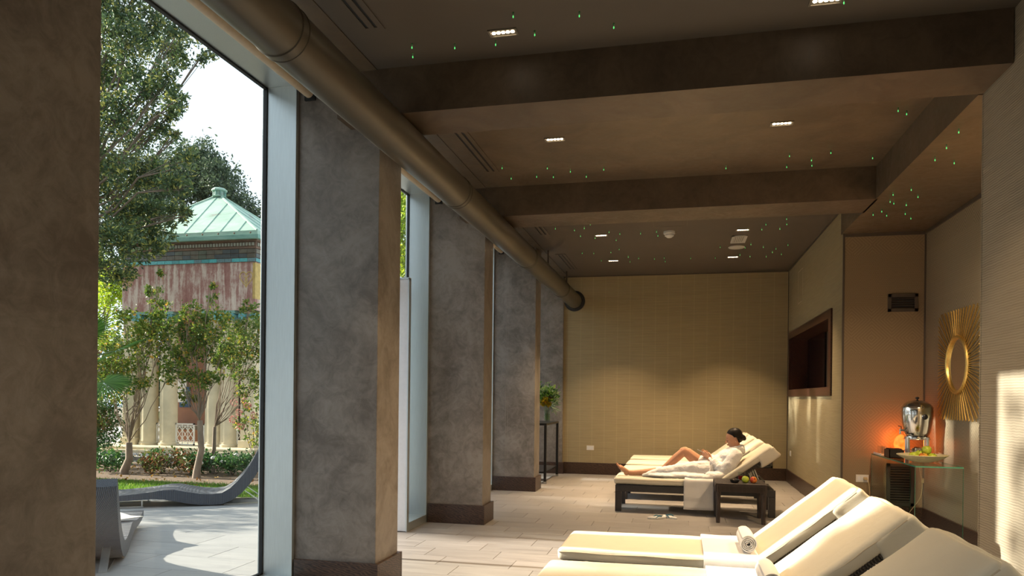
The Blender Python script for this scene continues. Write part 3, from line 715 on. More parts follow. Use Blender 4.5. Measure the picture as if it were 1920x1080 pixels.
# ---------------------------------------------------------------- towels
def cloth(name, path, y0, y1, th, label, cat, mat, ny=14, amp=.004, group=None, seed=0):
    # strip following an x-z path, with thickness, spread from y0 to y1
    g = G(); n = len(path); vs = []
    P = [Vector((p[0], 0, p[1])) for p in path]
    N = []
    for i in range(n):
        d = (P[min(i+1, n-1)]-P[max(i-1, 0)]).normalized(); N.append(Vector((-d.z, 0, d.x)))
    for side in (0, 1):
        for i in range(n):
            for j in range(ny+1):
                y = y0+(y1-y0)*j/ny; q = noise.noise(Vector((P[i].x*7+seed, y*7, P[i].z*7)))
                p = P[i] + N[i]*(th*(1-side) + (amp*q if not side else amp*q*.8)); vs.append((p.x, y, p.z))
    K = ny+1; off = n*K; fs = []
    for i in range(n-1):
        for j in range(ny):
            a = i*K+j; fs.append((a, a+1, a+K+1, a+K)); fs.append((off+a, off+a+K, off+a+K+1, off+a+1))
    for i in range(n-1):
        for j in (0, ny): a = i*K+j; fs.append((a, a+K, off+a+K, off+a))
    for j in range(ny):
        for i in (0, n-1): a = i*K+j; fs.append((a, off+a, off+a+1, a+1))
    g.add(vs, fs, True); o = g.build(name, mat, sharp=60)
    return tag(o, label, cat, group)
def yz_cloth(name, x0, x1, path, th, label, mat, seed=0, nx=14, amp=.006):
    g = G(); n = len(path); P = [Vector((0, a, b)) for a, b in path]; vs = []; K = nx+1
    for side in (0, 1):
        for i in range(n):
            d = (P[min(i+1, n-1)]-P[max(i-1, 0)]).normalized(); N = Vector((0, -d.z, d.y))
            for j in range(K):
                x = x0+(x1-x0)*j/nx; q = noise.noise(Vector((x*9+seed, P[i].y*5, P[i].z*4)))
                p = P[i] + N*(th*(1-side)+amp*q); vs.append((x, p.y, p.z))
    off = n*K; fs = []
    for i in range(n-1):
        for j in range(nx): a = i*K+j; fs.append((a, a+1, a+K+1, a+K)); fs.append((off+a, off+a+K, off+a+K+1, off+a+1))
        for j in (0, nx): a = i*K+j; fs.append((a, a+K, off+a+K, off+a))
    for j in range(nx):
        for i in (0, n-1): a = i*K+j; fs.append((a, off+a, off+a+1, a+1))
    g.add(vs, fs, True); return g.build(name, mat, label, sharp=60)
# towel hanging over the near edge of the woman's lounger
t = thing('bath_towel', 'white towel hanging down over the near edge of the woman\'s lounger', 'towel', (.24, 8.99, .41))
n = 12
pth = [(9.20, .419), (9.12, .421), (9.05, .422), (9.012, .418), (8.992, .40)] + [(8.986, .40-.34*i/n) for i in range(1, n+1)]
yz_cloth('towel_drop', .055, .415, pth, .009, t, M['towel'], 3)
pth2 = [(9.20, .432), (9.10, .434), (9.03, .434), (8.995, .428), (8.974, .405)] + [(8.970, .40-.315*i/n) for i in range(1, n+1)]
f = yz_cloth('front_fold', .065, .40, pth2, .009, t, M['towel'], 8)
for z in (.175, .19, .205): G().box(.068, .397, 8.9585, 8.9605, z, z+.006).build('woven_stripe', M['cream2'] if 0 else M['towel'], f)
# towels over the near loungers, across the hinge
def drape(yc, lab, seed):
    t = thing('bath_towel', lab, 'towel', (.33, yc, .41)); hw = .352
    xs0, xs1 = .155, .50
    pth = [(yc-hw-.012, .30), (yc-hw-.010, .35), (yc-hw-.005, .395), (yc-hw+.025, .4215)] + [(yc-hw+.08+(2*hw-.16)*i/8, .4235) for i in range(9)] + [(yc+hw-.025, .4215), (yc+hw+.005, .395), (yc+hw+.010, .36)]
    yz_cloth('towel_sheet', xs0, xs1, pth, .008, t, M['towel'], seed, amp=.004)
    return t
drape(5.035, 'white towel laid across the sunlit near lounger', 1)
drape(4.035, 'white towel laid across the lounger beside the sunlit one', 5)
def rolled(loc, r, L, label):
    t = thing('rolled_towel', label, 'towel', loc, group='rolled towels on the near loungers')
    g = G(); x, y, z = loc
    # spiral section extruded along y, outer roll with visible spiral at the ends
    turns = 4.2; N = 96; a = []
    for i in range(N+1):
        th = turns*2*math.pi*i/N; rr = .012+(r-.012)*i/N; a.append((rr*math.cos(th+1.0), rr*math.sin(th+1.0)))
    th_ = (r-.012)/turns*.42; vs = []; fs = []; ny = 6
    for j in range(ny+1):
        yy = y-L/2+L*j/ny
        for k, (ca, sa) in enumerate(a):
            d = math.hypot(ca, sa); e = 1 - .04*(abs(2*j/ny-1)**6)
            edge = .006*math.sin(k*.9) if j in (0, ny) else 0
            for q in (0, 1):
                rr = (d - q*th_*2*.8)*e; vs.append((x+ca/d*rr, yy+edge, z+r+sa/d*rr))
    K = 2*(N+1)
    for j in range(ny):
        for k in range(N):
            o0 = j*K+2*k; fs.append((o0, o0+2, o0+2+K, o0+K)); fs.append((o0+1, o0+1+K, o0+3+K, o0+3))
    for j in (0, ny):
        for k in range(N): o0 = j*K+2*k; fs.append((o0, o0+1, o0+3, o0+2))
    g.add(vs, fs, True); g.build('roll', M['towel'], t, sharp=50)
    return t
rolled((.425, 4.93, .433), .058, .36, 'rolled white towel on the sunlit near lounger')
rolled((.45, 3.93, .433), .058, .36, 'rolled white towel on the second near lounger, at the bottom edge')

# ---------------------------------------------------------------- flip flops
M['fsole'] = m_plain('white_blue_sole', (.62, .64, .64), .6, var=.12, scale=60); M['fblue'] = m_plain('blue_strap', (.01, .10, .16), .4)
def flip(loc, rz, label):
    t = thing('flip_flop', label, 'sandal', loc, rz, 'pair of flip-flops')
    pts = []
    for i in range(28):
        a = 2*math.pi*i/28; y = .118*math.cos(a); w = .040 + .008*math.cos(a-.2) - .006*math.cos(2*a); pts.append((w*math.sin(a), y))
    G().prism(pts, .001, .022, 'xy').build('sole', M['fsole'], t, local=True, bevel=.003)
    for s in (-1, 1):
        G().tube([(0, .062, .017), (s*.015, .045, .034), (s*.034, .005, .036), (s*.040, -.035, .014)], [.005, .007, .007, .006], 8).build('strap', M['fblue'], t, local=True)
    G().ball((0, .058, .028), (.012, .008, .006), 10, 6).build('flower_knot', M['fblue'], t, local=True)
    return t
flip((-.245, 8.58, 0), R_(-62), 'white and blue flip-flop, the one nearer the pillars')
flip((-.10, 8.66, 0), R_(42), 'white and blue flip-flop, the one nearer the wicker table')

# ---------------------------------------------------------------- vase table in the far corner
t = thing('console_stand', 'tall black two tier stand against the far pilaster', 'table', (-2.3, 12.05, 0))
x0, x1, y0, y1 = -2.62, -2.075, 11.46, 12.66
G().box(x0, x1, y0, y1, .935, .97).build('table_top', M['black'], t, bevel=.004)
G().box(x0+.02, x1-.02, y0+.02, y1-.02, .165, .19).build('shelf', M['black'], t, bevel=.003)
for x in (x0+.02, x1-.02):
    for y in (y0+.02, y1-.02):
        l = G().box(x-.02, x+.02, y-.02, y+.02, .035, .935).build('leg', M['black'], t, bevel=.002)
        G().box(x-.021, x+.021, y-.021, y+.021, 0, .035).build('foot_cap', M['satin'], l)
M['greenleaf'] = m_leaf('flower_leaf', [(0, (.03, .12, .02)), (.4, (.09, .26, .04)), (.7, (.30, .45, .05)), (1, (.42, .5, .3))])
M['petal'] = m_leaf('yellow_petal', [(0, (.45, .40, .02)), (.6, (.65, .50, .02)), (1, (.6, .2, .02))])
M['greyleaf'] = m_leaf('grey_green_leaf', [(0, (.22, .32, .22)), (1, (.45, .55, .42))])
def leaves(name, C, size, mat, parent=None, aspect=.45, up=.3, tone=(0, 1), fold=.15, dirs=None):
    # C: (n,3) leaf base positions; one folded rhombus each
    C = np.asarray(C, float); n = len(C)
    d = rng.normal(size=(n, 3)); d[:, 2] += up
    if dirs is not None: d = np.asarray(dirs)+rng.normal(size=(n, 3))*.35
    d /= np.linalg.norm(d, axis=1)[:, None]
    w = np.cross(d, rng.normal(size=(n, 3))); w /= np.linalg.norm(w, axis=1)[:, None]
    nn = np.cross(d, w); s = (size*(.65+.7*rng.random(n)))[:, None] if not hasattr(size, '__len__') else size[:, None]
    V = np.stack([C, C+d*s*.5+w*s*aspect*.5+nn*s*fold, C+d*s, C+d*s*.5-w*s*aspect*.5+nn*s*fold], 1).reshape(-1, 3)
    i = np.arange(n)[:, None]*4; F = np.concatenate([i+[0, 1, 2], i+[0, 2, 3]], 1).reshape(-1, 3)
    tn = np.clip(rng.normal((tone[0]+tone[1])/2, (tone[1]-tone[0])/3.2, n), 0, 1)
    return raw(name, V, F, mat, parent, np.repeat(tn, 2))
vx, vy, vz = -2.20, 12.2, .97
t = thing('flower_vase', 'clear glass vase with yellow and green bouquet on the black stand', 'vase', (vx, vy, vz))
G().lathe([(0, .001), (.048, .001), (.056, .03), (.056, .20), (.053, .20), (.052, .02), (0, .018)], (vx, vy, vz), 28).build('vase_body', M['clear'], t)
G().lathe([(0, .02), (.051, .021), (.0515, .14), (0, .14)], (vx, vy, vz), 24).build('water', m_glass('water', (.8, .88, .75), .1), t)
g = G(); tips = []
for i in range(16):
    a = random.uniform(0, 6.28); r = random.uniform(.05, .19); h = random.uniform(.33, .52)
    b = (vx+random.uniform(-.03, .03), vy+random.uniform(-.03, .03), vz+.03); tp = (vx+r*math.cos(a), vy+r*math.sin(a), vz+h)
    g.tube([b, (vx+.3*r*math.cos(a), vy+.3*r*math.sin(a), vz+.2), tp], .003, 5); tips.append(tp)
g.build('stem_bunch', M['greenleaf'] if 0 else m_plain('green_stem', (.12, .22, .05), .5), t)
C = np.concatenate([np.array(p)+rng.normal(size=(60, 3))*[.045, .045, .06] for p in tips])
leaves('bouquet_leaves', C, .05, M['greenleaf'], t, .5)['kind'] = 'stuff'
fl_ = [(-.07, -.05, .31), (-.02, -.09, .37), (-.10, .02, .40), (.03, -.03, .30), (-.03, .04, .33)]
for p in fl_:
    q = np.array([vx, vy, vz])+p; a = rng.normal(size=(70, 3)); a /= np.linalg.norm(a, axis=1)[:, None]; leaves('yellow_flower', q+a*.012, .045, M['petal'], t, .6, 0, dirs=a)
q = np.array([vx+.04, vy-.04, vz+.40]); a = rng.normal(size=(50, 3)); a /= np.linalg.norm(a, axis=1)[:, None]
leaves('red_flower', q+a*.008, .03, m_plain('dark_red_petal', (.18, .02, .015), .5), t, .6, 0, dirs=a)
for (dx, dy, dz, dd) in ((.10, -.02, .42, (.5, 0, .8)), (.13, .02, .34, (.9, 0, .35)), (-.06, -.03, .48, (-.3, 0, .9)), (.04, 0, .50, (.2, 0, 1)), (.09, -.04, .28, (.9, -.2, .1)), (.12, 0, .25, (.8, 0, -.3))):
    q = np.array([vx+dx*.8, vy+dy, vz+dz*.95]); D = np.tile(dd, (12, 1)); leaves('long_leaf', q+rng.normal(size=(12, 3))*.02, .11, M['greyleaf'], t, .28, 0, dirs=D)
apple((-2.33, 11.62, .97+.026), .03, M['applegreen'], 'small green fruit at the near end of the black stand', 'fruit on the black stand')

# ---------------------------------------------------------------- glass console with urn etc.
KX0, KX1, KY0, KY1, KZ = 2.105, 2.50, 7.31, 8.87, .80
t = thing('glass_console', 'clear glass waterfall console table in the recess', 'table', ((KX0+KX1)/2, (KY0+KY1)/2, 0))
G().box(KX0, KX1, KY0, KY1, KZ-.012, KZ).build('table_top', M['tglass'], t)
for y in (KY0, KY1-.012): G().box(KX0, KX1, y, y+.012, 0, KZ-.0121).build('side_panel', M['tglass'], t)
g = G(); e = .0012
for (a, b, c, d) in ((KX0-e, KX0, KY0, KY1), (KX1, KX1+e, KY0, KY1), (KX0, KX1, KY0-e, KY0)): g.box(a, b, c, d, KZ-.012, KZ)
g.build('top_edge', M['tglass_edge'], t)
for x in (KX0-e, KX1):
    for y in (KY0, KY1-.012): G().box(x, x+e, y, y+.012, 0, KZ-.012).build('side_edge', M['tglass_edge'], t)
ux, uy = 2.43, 8.40
t = thing('drink_urn', 'polished steel drink dispenser urn with tap on the glass console', 'urn', (ux, uy, KZ))
U = lambda pr, n=40: G().lathe(pr, (ux, uy, KZ), n)
U([(.0, .222), (.095, .222), (.112, .235), (.125, .27), (.142, .36), (.150, .44), (.150, .50), (.146, .515)]).build('body', M['chrome'], t, sharp=60)
U([(.146, .47), (.153, .474), (.153, .486), (.146, .49)]).build('band', M['chrome'], t)
ld = U([(.152, .515), (.150, .53), (.135, .545), (.128, .56), (.095, .585), (.045, .60), (.0, .604)]).build('lid', M['chrome'], t, sharp=60)
U([(.008, .602), (.008, .612), (.018, .62), (.018, .63), (.010, .636), (0, .637)], 18).build('lid_knob', M['black'], ld)
U([(.085, .19), (.118, .19), (.122, .205), (.118, .222), (.09, .223)]).build('collar', M['chrome'], t)
for k in range(4):
    a = R_(35+90*k); x, y = ux+.125*math.cos(a), uy+.125*math.sin(a); G().tube([(x, y, KZ), (x, y, KZ+.215)], .016, 16).build('leg', M['satin'], t)
for z in (.07, .195):
    g = G(); g.tube([(ux+.125*math.cos(a), uy+.125*math.sin(a), KZ+z) for a in [i*math.pi/16 for i in range(33)]], .004, 6, caps=False); g.build('leg_ring', M['satin'], t)
U([(0, .04), (.05, .04), (.052, .10), (.03, .112), (0, .115)], 24).build('burner_cup', M['chrome'], t)
g = G(); tx = ux-.118; tp = G()
tp.tube([(tx+.01, uy-.03, KZ+.285), (tx-.055, uy-.045, KZ+.285)], .011, 12).tube([(tx-.055, uy-.045, KZ+.30), (tx-.055, uy-.045, KZ+.245)], .009, 12)
tpo = tp.build('tap', M['chrome'], t)
G().tube([(tx-.045, uy-.042, KZ+.295), (tx-.045, uy-.042, KZ+.325), (tx-.075, uy-.05, KZ+.33)], .005, 8).build('tap_lever', M['black'], tpo)
g = G(); g.ball((ux+.03, uy-.152, KZ+.43), (.028, .012, .028), 16, 10); g.build('front_badge', M['black'], t)
# fruit bowl
bx, by = 2.30, 7.78
t = thing('fruit_bowl', 'cream wide fluted fruit bowl on the near end of the glass console', 'bowl', (bx, by, KZ))
M['bowl'] = m_plain('cream_glazed_ceramic', (.62, .54, .34), .3)
g = G(); n = 72; pr = [(.0, .002), (.07, .002), (.085, .006), (.14, .025), (.19, .05), (.222, .072), (.219, .076), (.185, .058), (.13, .033), (.08, .014), (0, .010)]
vs = []; fs = []
for i, (r, z) in enumerate(pr):
    for k in range(n):
        a = 2*math.pi*k/n; rr = r*(1+(.018*math.cos(a*36) if .1 < r else 0)); vs.append((bx+rr*math.cos(a), by+rr*math.sin(a), KZ+z))
for i in range(len(pr)-1):
    for k in range(n): fs.append((i*n+k, i*n+(k+1) % n, (i+1)*n+(k+1) % n, (i+1)*n+k))
g.add(vs, fs, True); g.build('bowl_body', M['bowl'], t)
for (dx, dy, dz, r, m, lab) in ((-.085, -.03, .058, .042, 'applegreen', 'green apple nearest the urn side of the fruit bowl'), (-.005, -.055, .052, .041, 'applered', 'red apple at the front of the fruit bowl'), (.03, .045, .052, .040, 'applered', 'red apple half hidden at the back of the fruit bowl'),
                               (.075, -.045, .052, .040, 'applegreen', 'green apple at the right end of the fruit bowl'), (-.02, .02, .075, .038, 'applegreen', 'green apple squeezed in the middle of the fruit bowl'), (.035, -.01, .118, .044, 'applegreen', 'large green apple on top of the fruit bowl')):
    apple((bx+dx, by+dy, KZ+dz), r, M[m], lab, 'apples in the fruit bowl', (random.uniform(-.4, .4), random.uniform(-.4, .4), 0))
# tray with tea box, plate, glasses
t = thing('tea_box', 'dark brown wooden tea box with open top on the glass console', 'box', (2.19, 8.32, KZ))
x0, x1, y0, y1 = 2.12, 2.26, 8.22, 8.42
g = G().box(x0, x1, y0, y0+.008, KZ, KZ+.085).box(x0, x1, y1-.008, y1, KZ, KZ+.085).box(x0, x0+.008, y0, y1, KZ, KZ+.085).box(x1-.008, x1, y0, y1, KZ, KZ+.085).box(x0, x1, y0, y1, KZ, KZ+.006); g.build('box_body', M['blackwood'], t)
for i in range(5):
    G().box(x0+.012, x1-.012, y0+.012+i*.036, y0+.040+i*.036, KZ+.007, KZ+.094+.004*(i % 2)).build('tea_sachet', M['black'], t)
t = thing('rectangular_plate', 'white rectangular plate at the back corner of the glass console', 'plate', (2.16, 8.62, KZ))
G().prism([(2.115, 8.52), (2.235, 8.52), (2.235, 8.80), (2.115, 8.80)], KZ+.002, KZ+.008, 'xy').box(2.108, 2.118, 8.51, 8.81, KZ+.001, KZ+.022).box(2.232, 2.242, 8.51, 8.81, KZ+.001, KZ+.022).build('plate_body', M['socket'], t, bevel=.002)
for i, (x, y, lab) in enumerate(((2.16, 8.60, 'clear glass at the front of the white plate'), (2.185, 8.68, 'clear glass in the middle of the white plate'), (2.165, 8.755, 'clear glass at the back of the white plate'))): tumbler((x, y, KZ+.009), .028, .085, lab, 'glasses on the white plate')
# salt lamp, its light and its cable
lx, ly = 2.335, 8.62
t = thing('salt_lamp', 'glowing orange salt rock lamp behind the steel urn', 'lamp', (lx, ly, KZ))
sl = NT('glowing_salt_rock'); f = sl.noise(sl.pos(), 18, 4); sl.col((.6, .2, .05)); c = sl.ramp(f, [(.3, (1, .10, .008)), (.7, (1, .22, .03))]); sl.l(c, sl.b.inputs['Emission Color']); sl.b.inputs['Emission Strength'].default_value = 2.2; M['salt'] = sl.set(.5)
g = G(); g.ball((lx, ly, KZ+.125), (.062, .062, .108), 16, 12)
g.v = [tuple(Vector(v)+noise.noise_vector(Vector(v)*22)*.012) for v in g.v]
for f_ in range(len(g.sm)): g.sm[f_] = False
g.build('salt_rock', M['salt'], t)
G().lathe([(0, 0), (.055, 0), (.055, .018), (0, .02)], (lx, ly, KZ), 20).build('base', M['blackwood'], t)
ll = bpy.data.lights.new('salt_lamp_bulb', 'POINT'); ll.energy = 5; ll.color = (1, .20, .03); ll.shadow_soft_size = .06
lo = bpy.data.objects.new('salt_lamp_bulb', ll); COL.objects.link(lo); lo.location = (lx+.02, ly+.12, KZ+.16)
t = thing('lamp_cable', 'cream lamp cable with inline switch hanging under the glass console', 'cable', (2.52, 8.6, .5))
cab = m_plain('cream_cable', (.55, .45, .25), .5)
pts = [(2.515, 8.66, KZ+.004), (2.52, 8.64, .74), (2.525, 8.6, .62), (2.53, 8.55, .50), (2.51, 8.55, .36), (2.44, 8.6, .22), (2.38, 8.7, .08), (2.3, 8.75, .012), (2.15, 8.78, .010), (2.08, 8.80, .03), (2.075, 8.82, .2), (2.08, 8.84, .40), (2.07, 8.87, .50), (2.055, 8.875, .512)]
sp = []
for i in range(len(pts)-1):
    for k in range(4):
        u = k/4; p0 = Vector(pts[max(i-1, 0)]); p1 = Vector(pts[i]); p2 = Vector(pts[i+1]); p3 = Vector(pts[min(i+2, len(pts)-1)])
        sp.append(.5*((2*p1)+(-p0+p2)*u+(2*p0-5*p1+4*p2-p3)*u*u+(-p0+3*p1-3*p2+p3)*u**3))
sp.append(Vector(pts[-1])); G().tube(sp, .0032, 6).build('wire', cab, t)
G().rbox((2.532, 8.545, .545), (.011, .009, .028), .008, 3, (1, 1, 1)).build('switch', cab, t)
G().rbox((2.045, 8.885, .512), (.020, .018, .017), .008, 3, (1, 1, 1)).build('plug', cab, t)
# sunburst mirror
my, mz, mx = 7.885, 1.752, XN-.002
t = thing('sunburst_mirror', 'gold sunburst mirror with square spray of rods', 'mirror', (mx, my, mz))
n = 104
for i in range(n):
    a = 2*math.pi*i/n; ca, sa = math.cos(a), math.sin(a); k = max(abs(ca), abs(sa)); R1 = .545/k*(1 - .015*(i % 2)); R0 = .262
    if R1 > .72: R1 = .72
    d = Vector((0, ca, sa)); x = mx-.012-.006*(i % 2)
    G().obox((x, my+ca*(R0+R1)/2, mz+sa*(R0+R1)/2), (.006, R1-R0, .0075), Matrix.Rotation(a, 3, 'X')).build('rod', M['gold'], t)
Mx = Matrix.Rotation(R_(-90), 3, 'Y')
G().lathe([(.262, .004), (.285, .004), (.292, .02), (.285, .034), (.268, .038), (.256, .03), (.252, .012)], (mx, my, mz), 64, M=Mx, caps=False).build('rim', M['gold'], t)
G().lathe([(0, .012), (.256, .012), (.256, .008), (0, .008)], (mx, my, mz), 64, M=Mx).build('mirror_glass', M['mirror'], t)
# ================================================================ outside
g0 = struct('ground', G().box(-60, -3.2, -30, 60, -.4, -.06), m_plain('garden_earth', (.16, .13, .09), .9, var=.2, scale=3), 'brown garden earth under lawn and beds', 'ground')
pt = struct('patio', G().box(-9.0, -3.001, -9.0, 8.60, -.3, -.014), M['patio_joint'], 'pale stone paved terrace outside the windows', 'patio')
pv = G().box(-.448, .448, -.223, .223, -.014, 0).build('paver', M['patio'], pt, local=True, bevel=.002); firstp = True; far_ = G()
for j in range(40):
    y = 8.60-.45*(j+.5)
    for i in range(8):
        x = -3.002-.449-.90*i - (.45 if j % 2 else 0)
        if x < -8.6 or y < -8.8: continue
        if 1.5 < y and x < -.35*y:
            o = pv if firstp else pv.copy()
            if not firstp: COL.objects.link(o)
            firstp = False; o.location = (x, y, 0); o.parent = pt
        else: far_.box(x-.448, x+.448, y-.223, y+.223, -.014, 0)
for j in range(1, 40, 2):
    y = 8.60-.45*(j+.5)
    if y > -8.8: far_.box(-3.448, -3.003, y-.223, y+.223, -.014, 0)
far_.build('paver_field', M['patio'], pt)['kind'] = 'stuff'
for i in range(12):
    pass
kb = struct('kerb', G().box(-9.0, -3.2, 8.602, 8.70, -.2, -.02), M['patio_joint'], 'stone kerb between terrace and lawn', 'kerb')
for i in range(10): G().box(-9.0+.58*i+.003, -9.0+.58*(i+1)-.003, 8.603, 8.70, -.02, .002).build('kerbstone', M['patio'], kb, bevel=.002)
struct('lawn', G().box(-16, -3.2, 8.70, 9.75, -.1, -.012), m_plain('lawn_soil', (.10, .16, .03), .9, var=.3, scale=20), 'strip of lawn between terrace and flower bed', 'lawn')
M['grass'] = m_leaf('grass_blade', [(0, (.07, .17, .015)), (.6, (.17, .33, .035)), (1, (.36, .42, .08))], .6, .4)
n = 16000; C = np.stack([rng.uniform(-9.2, -4.2, n), 8.71+1.15*rng.random(n)**1.3, np.full(n, -.014)], 1)
D = np.tile((0, 0, 1.0), (n, 1)); tag(leaves('grass', C, .055, M['grass'], None, .12, 0, (.1, .9), .02, D), 'short green grass blades on the lawn strip', 'grass', kind='stuff')
struct('flower_bed', G().box(-16, -3.2, 9.75, 12.42, -.1, .01), m_plain('bed_soil', (.15, .095, .055), .95, var=.35, scale=12, bump=1), 'brown soil flower bed under the small trees', 'bed')
e_ = struct('bed_edging', G().box(-16, -3.2, 12.42, 12.56, -.1, .04), M['patio_joint'], 'low dark stone edging behind the flower bed', 'kerb')
for i in range(22): G().box(-16+.58*i+.004, -16+.58*(i+1)-.004, 12.415, 12.565, .04, .115+.006*(i % 3)).build('edging_stone', m_plain('mossy_stone', (.17, .16, .14), .9, var=.25, scale=12), e_, bevel=.004)
gm = NT('pale_gravel'); f = gm.noise(gm.pos(), 60, 4, .8); f2 = gm.noise(gm.pos(), 2, 3); gm.col(gm.mix(gm.math('MULTIPLY', f2, .4), gm.ramp(f, [(.3, (.33, .31, .29)), (.7, (.66, .63, .60))]), (.5, .46, .40))); gm.bump(f, .8, .02); M['gravel'] = gm.set(.9)
struct('gravel_path', G().box(-22, -3.2, 12.56, 30, -.1, .0), M['gravel'], 'pale gravel path before the pavilion', 'path')
C = np.stack([rng.uniform(-13.5, -7.5, 5000), rng.uniform(12.6, 14.3, 5000), np.full(5000, .0)], 1)
tag(leaves('gravel', C, .035, m_leaf('gravel_stone', [(0, (.3, .28, .26)), (1, (.75, .72, .68))], .9, 0), None, .9, -.2, (0, 1), .2), 'loose pale gravel stones on the path', 'gravel', kind='stuff')
n = 1300; C = np.stack([rng.uniform(-13.5, -5, n), rng.uniform(9.3, 14.2, n), np.full(n, .012)], 1)
tag(leaves('fallen_leaves', C, .06, m_leaf('dry_leaf', [(0, (.22, .10, .03)), (1, (.5, .33, .08))], .8, .2), None, .6, -.1, (0, 1), .1), 'dry brown fallen leaves on bed and gravel', 'leaves', kind='stuff')

# ------------------------------------------------ rattan chaises
def chaise(label, loc, rz, y0, y1, hs=1):
    t = thing('rattan_chaise', label, 'sun lounger', loc, rz, 'charcoal rattan chaises on the terrace')
    top = [(-1.62, .165), (-1.40, .155), (-1.18, .155), (-.95, .172), (-.76, .195), (-.62, .218), (-.50, .218), (-.36, .188), (-.22, .163), (-.08, .152), (.04, .165), (.13, .22), (.21, .30), (.29, .395), (.36, .50), (.42, .61), (.48, .73), (.53, .84), (.55, .875)]
    bot = [(-1.63, .10), (-1.40, .085), (-1.18, .085), (-.95, .093), (-.76, .098), (-.62, .088), (-.50, .065), (-.36, .032), (-.22, .010), (-.08, .004), (.04, .010), (.17, .060), (.28, .15), (.37, .26), (.44, .37), (.50, .49), (.56, .62), (.60, .74), (.61, .84)]
    top = [(x, z if x < .04 else .165+(z-.165)*hs) for x, z in top]; bot = [(x, z if x < .04 else .01+(z-.01)*hs) for x, z in bot]
    g = G(); n = len(top); K = 9; vs = []; fs = []
    ring = []
    for j in range(K):
        u = j/(K-1); y = y0+(y1-y0)*u; e = abs(2*u-1); k = .90 if e > .99 else 1.0
        for i in range(n):
            tx, tz = top[i]; bx_, bz_ = bot[i]; mx_, mz_ = (tx+bx_)/2, (tz+bz_)/2
            sag = -.008*(1-e*e)
            vs.append((mx_+(tx-mx_)*k, y, mz_+(tz-mz_)*k+sag)); vs.append((mx_+(bx_-mx_)*k, y, mz_+(bz_-mz_)*k))
    S2 = 2*n
    for j in range(K-1):
        for i in range(n-1):
            a = j*S2+2*i; fs += [(a, a+2, a+2+S2, a+S2), (a+1, a+1+S2, a+3+S2, a+3)]
        for i in (0, n-1): a = j*S2+2*i; fs.append((a, a+S2, a+1+S2, a+1))
    for j in (0, K-1):
        for i in range(n-1): a = j*S2+2*i; fs.append((a, a+1, a+3, a+2))
    g.add(vs, fs, True); g.build('woven_shell', M['chaise'], t, local=True, sharp=50)
    for (xa, xb, z) in ((-1.25, -.85, .09), (.05, .52, .0)):
        for y in (y0+.10, y1-.10):
            if z: G().obox(((xa+xb)/2, y, .006), (xb-xa, .05, .012)).obox((xa+.02, y, .05), (.012, .05, .09)).obox((xb-.02, y, .05), (.012, .05, .09)).build('sled_foot', M['satin'], t, local=True)
            else: G().prism([(xa, .0), (xb, .0), (xb, .012), (xa+.02, .012)], y-.03, y+.03).prism([(.30, .17), (.315, .16), (xb, .012), (xb-.02, .010)], y-.03, y+.03).build('sled_foot', M['satin'], t, local=True)
    return t
chaise('charcoal rattan chaise with wavy back seen whole through the window', (-5.575, 7.985, 0), R_(31), 0, .68)
chaise('charcoal rattan chaise with a magazine, cut off by the dark pillar', (-4.55, 5.25, 0), R_(-55), -.68, 0, .80)
t = thing('magazine', 'open white magazine lying on the cut-off rattan chaise', 'magazine', (-5.13, 5.80, .225), R_(-20))
for s in (-1, 1): G().obox((s*.105, 0, .004), (.205, .28, .006), Matrix.Rotation(R_(-4*s), 3, 'Y')).build('page_block', M['socket'], t, local=True)

# ------------------------------------------------ pavilion
PX0, PX1, PY0, PY1 = -13.25, -9.64, 15.1, 17.5
pav = thing('garden_pavilion', 'red and cream garden pavilion with green copper roof', 'building', ((PX0+PX1)/2, 16.3, 0))
M['cream_stone'] = m_plain('cream_limestone', (.62, .53, .36), .8, var=.12, scale=4, bump=.3)
def m_frieze():
    t = NT('weathered_red_plaster'); a = t.noise(t.pos((7, 7, .5)), 1.2, 6, .65, .3); b = t.noise(t.pos((1, 1, 1)), 2.2, 6, .7); c = t.noise(t.pos((3, 3, 1)), 14, 5, .8)
    s = t.math('ADD', t.math('ADD', t.math('MULTIPLY', a, .5), t.math('MULTIPLY', b, .3)), t.math('MULTIPLY', c, .2))
    t.col(t.ramp(s, [(.40, (.25, .105, .09)), (.485, (.36, .19, .16)), (.53, (.52, .40, .34)), (.60, (.66, .56, .48))])); t.bump(s, .3, .01); return t.set(.85)
M['frieze'] = m_frieze()
def m_copper(name, a, b, c):
    t = NT(name); f = t.noise(t.pos((1, 1, 2)), 1.4, 6, .65, .8); t.col(t.ramp(f, [(.33, c), (.42, a), (.65, b)])); return t.set(.6, 0, .4)
M['copper'] = m_copper('verdigris_copper', (.30, .44, .36), (.42, .56, .47), (.24, .20, .18))
M['copper_dark'] = m_copper('dark_verdigris', (.14, .30, .25), (.25, .42, .35), (.10, .10, .08))
M['turq'] = m_plain('turquoise_tile', (.10, .33, .35), .35, var=.35, scale=2.2); M['darktile'] = m_plain('dark_glazed_tile', (.085, .085, .085), .35, var=.4, scale=3)
M['brownband'] = m_plain('brown_moulding', (.17, .10, .065), .7, var=.3, scale=8)
M['redwall'] = m_plain('red_brown_plaster', (.30, .15, .10), .85, var=.15, scale=2)
M['white'] = m_plain('white_painted_iron', (.75, .73, .68), .5)
g = G().box(-13.9, -8.3, 14.36, 18.2, -.1, .07); g.build('lower_step', M['cream_stone'], pav, bevel=.01)
G().box(-13.8, -8.4, 14.5, 18.1, .07, .128).build('plinth', M['cream_stone'], pav, bevel=.01)
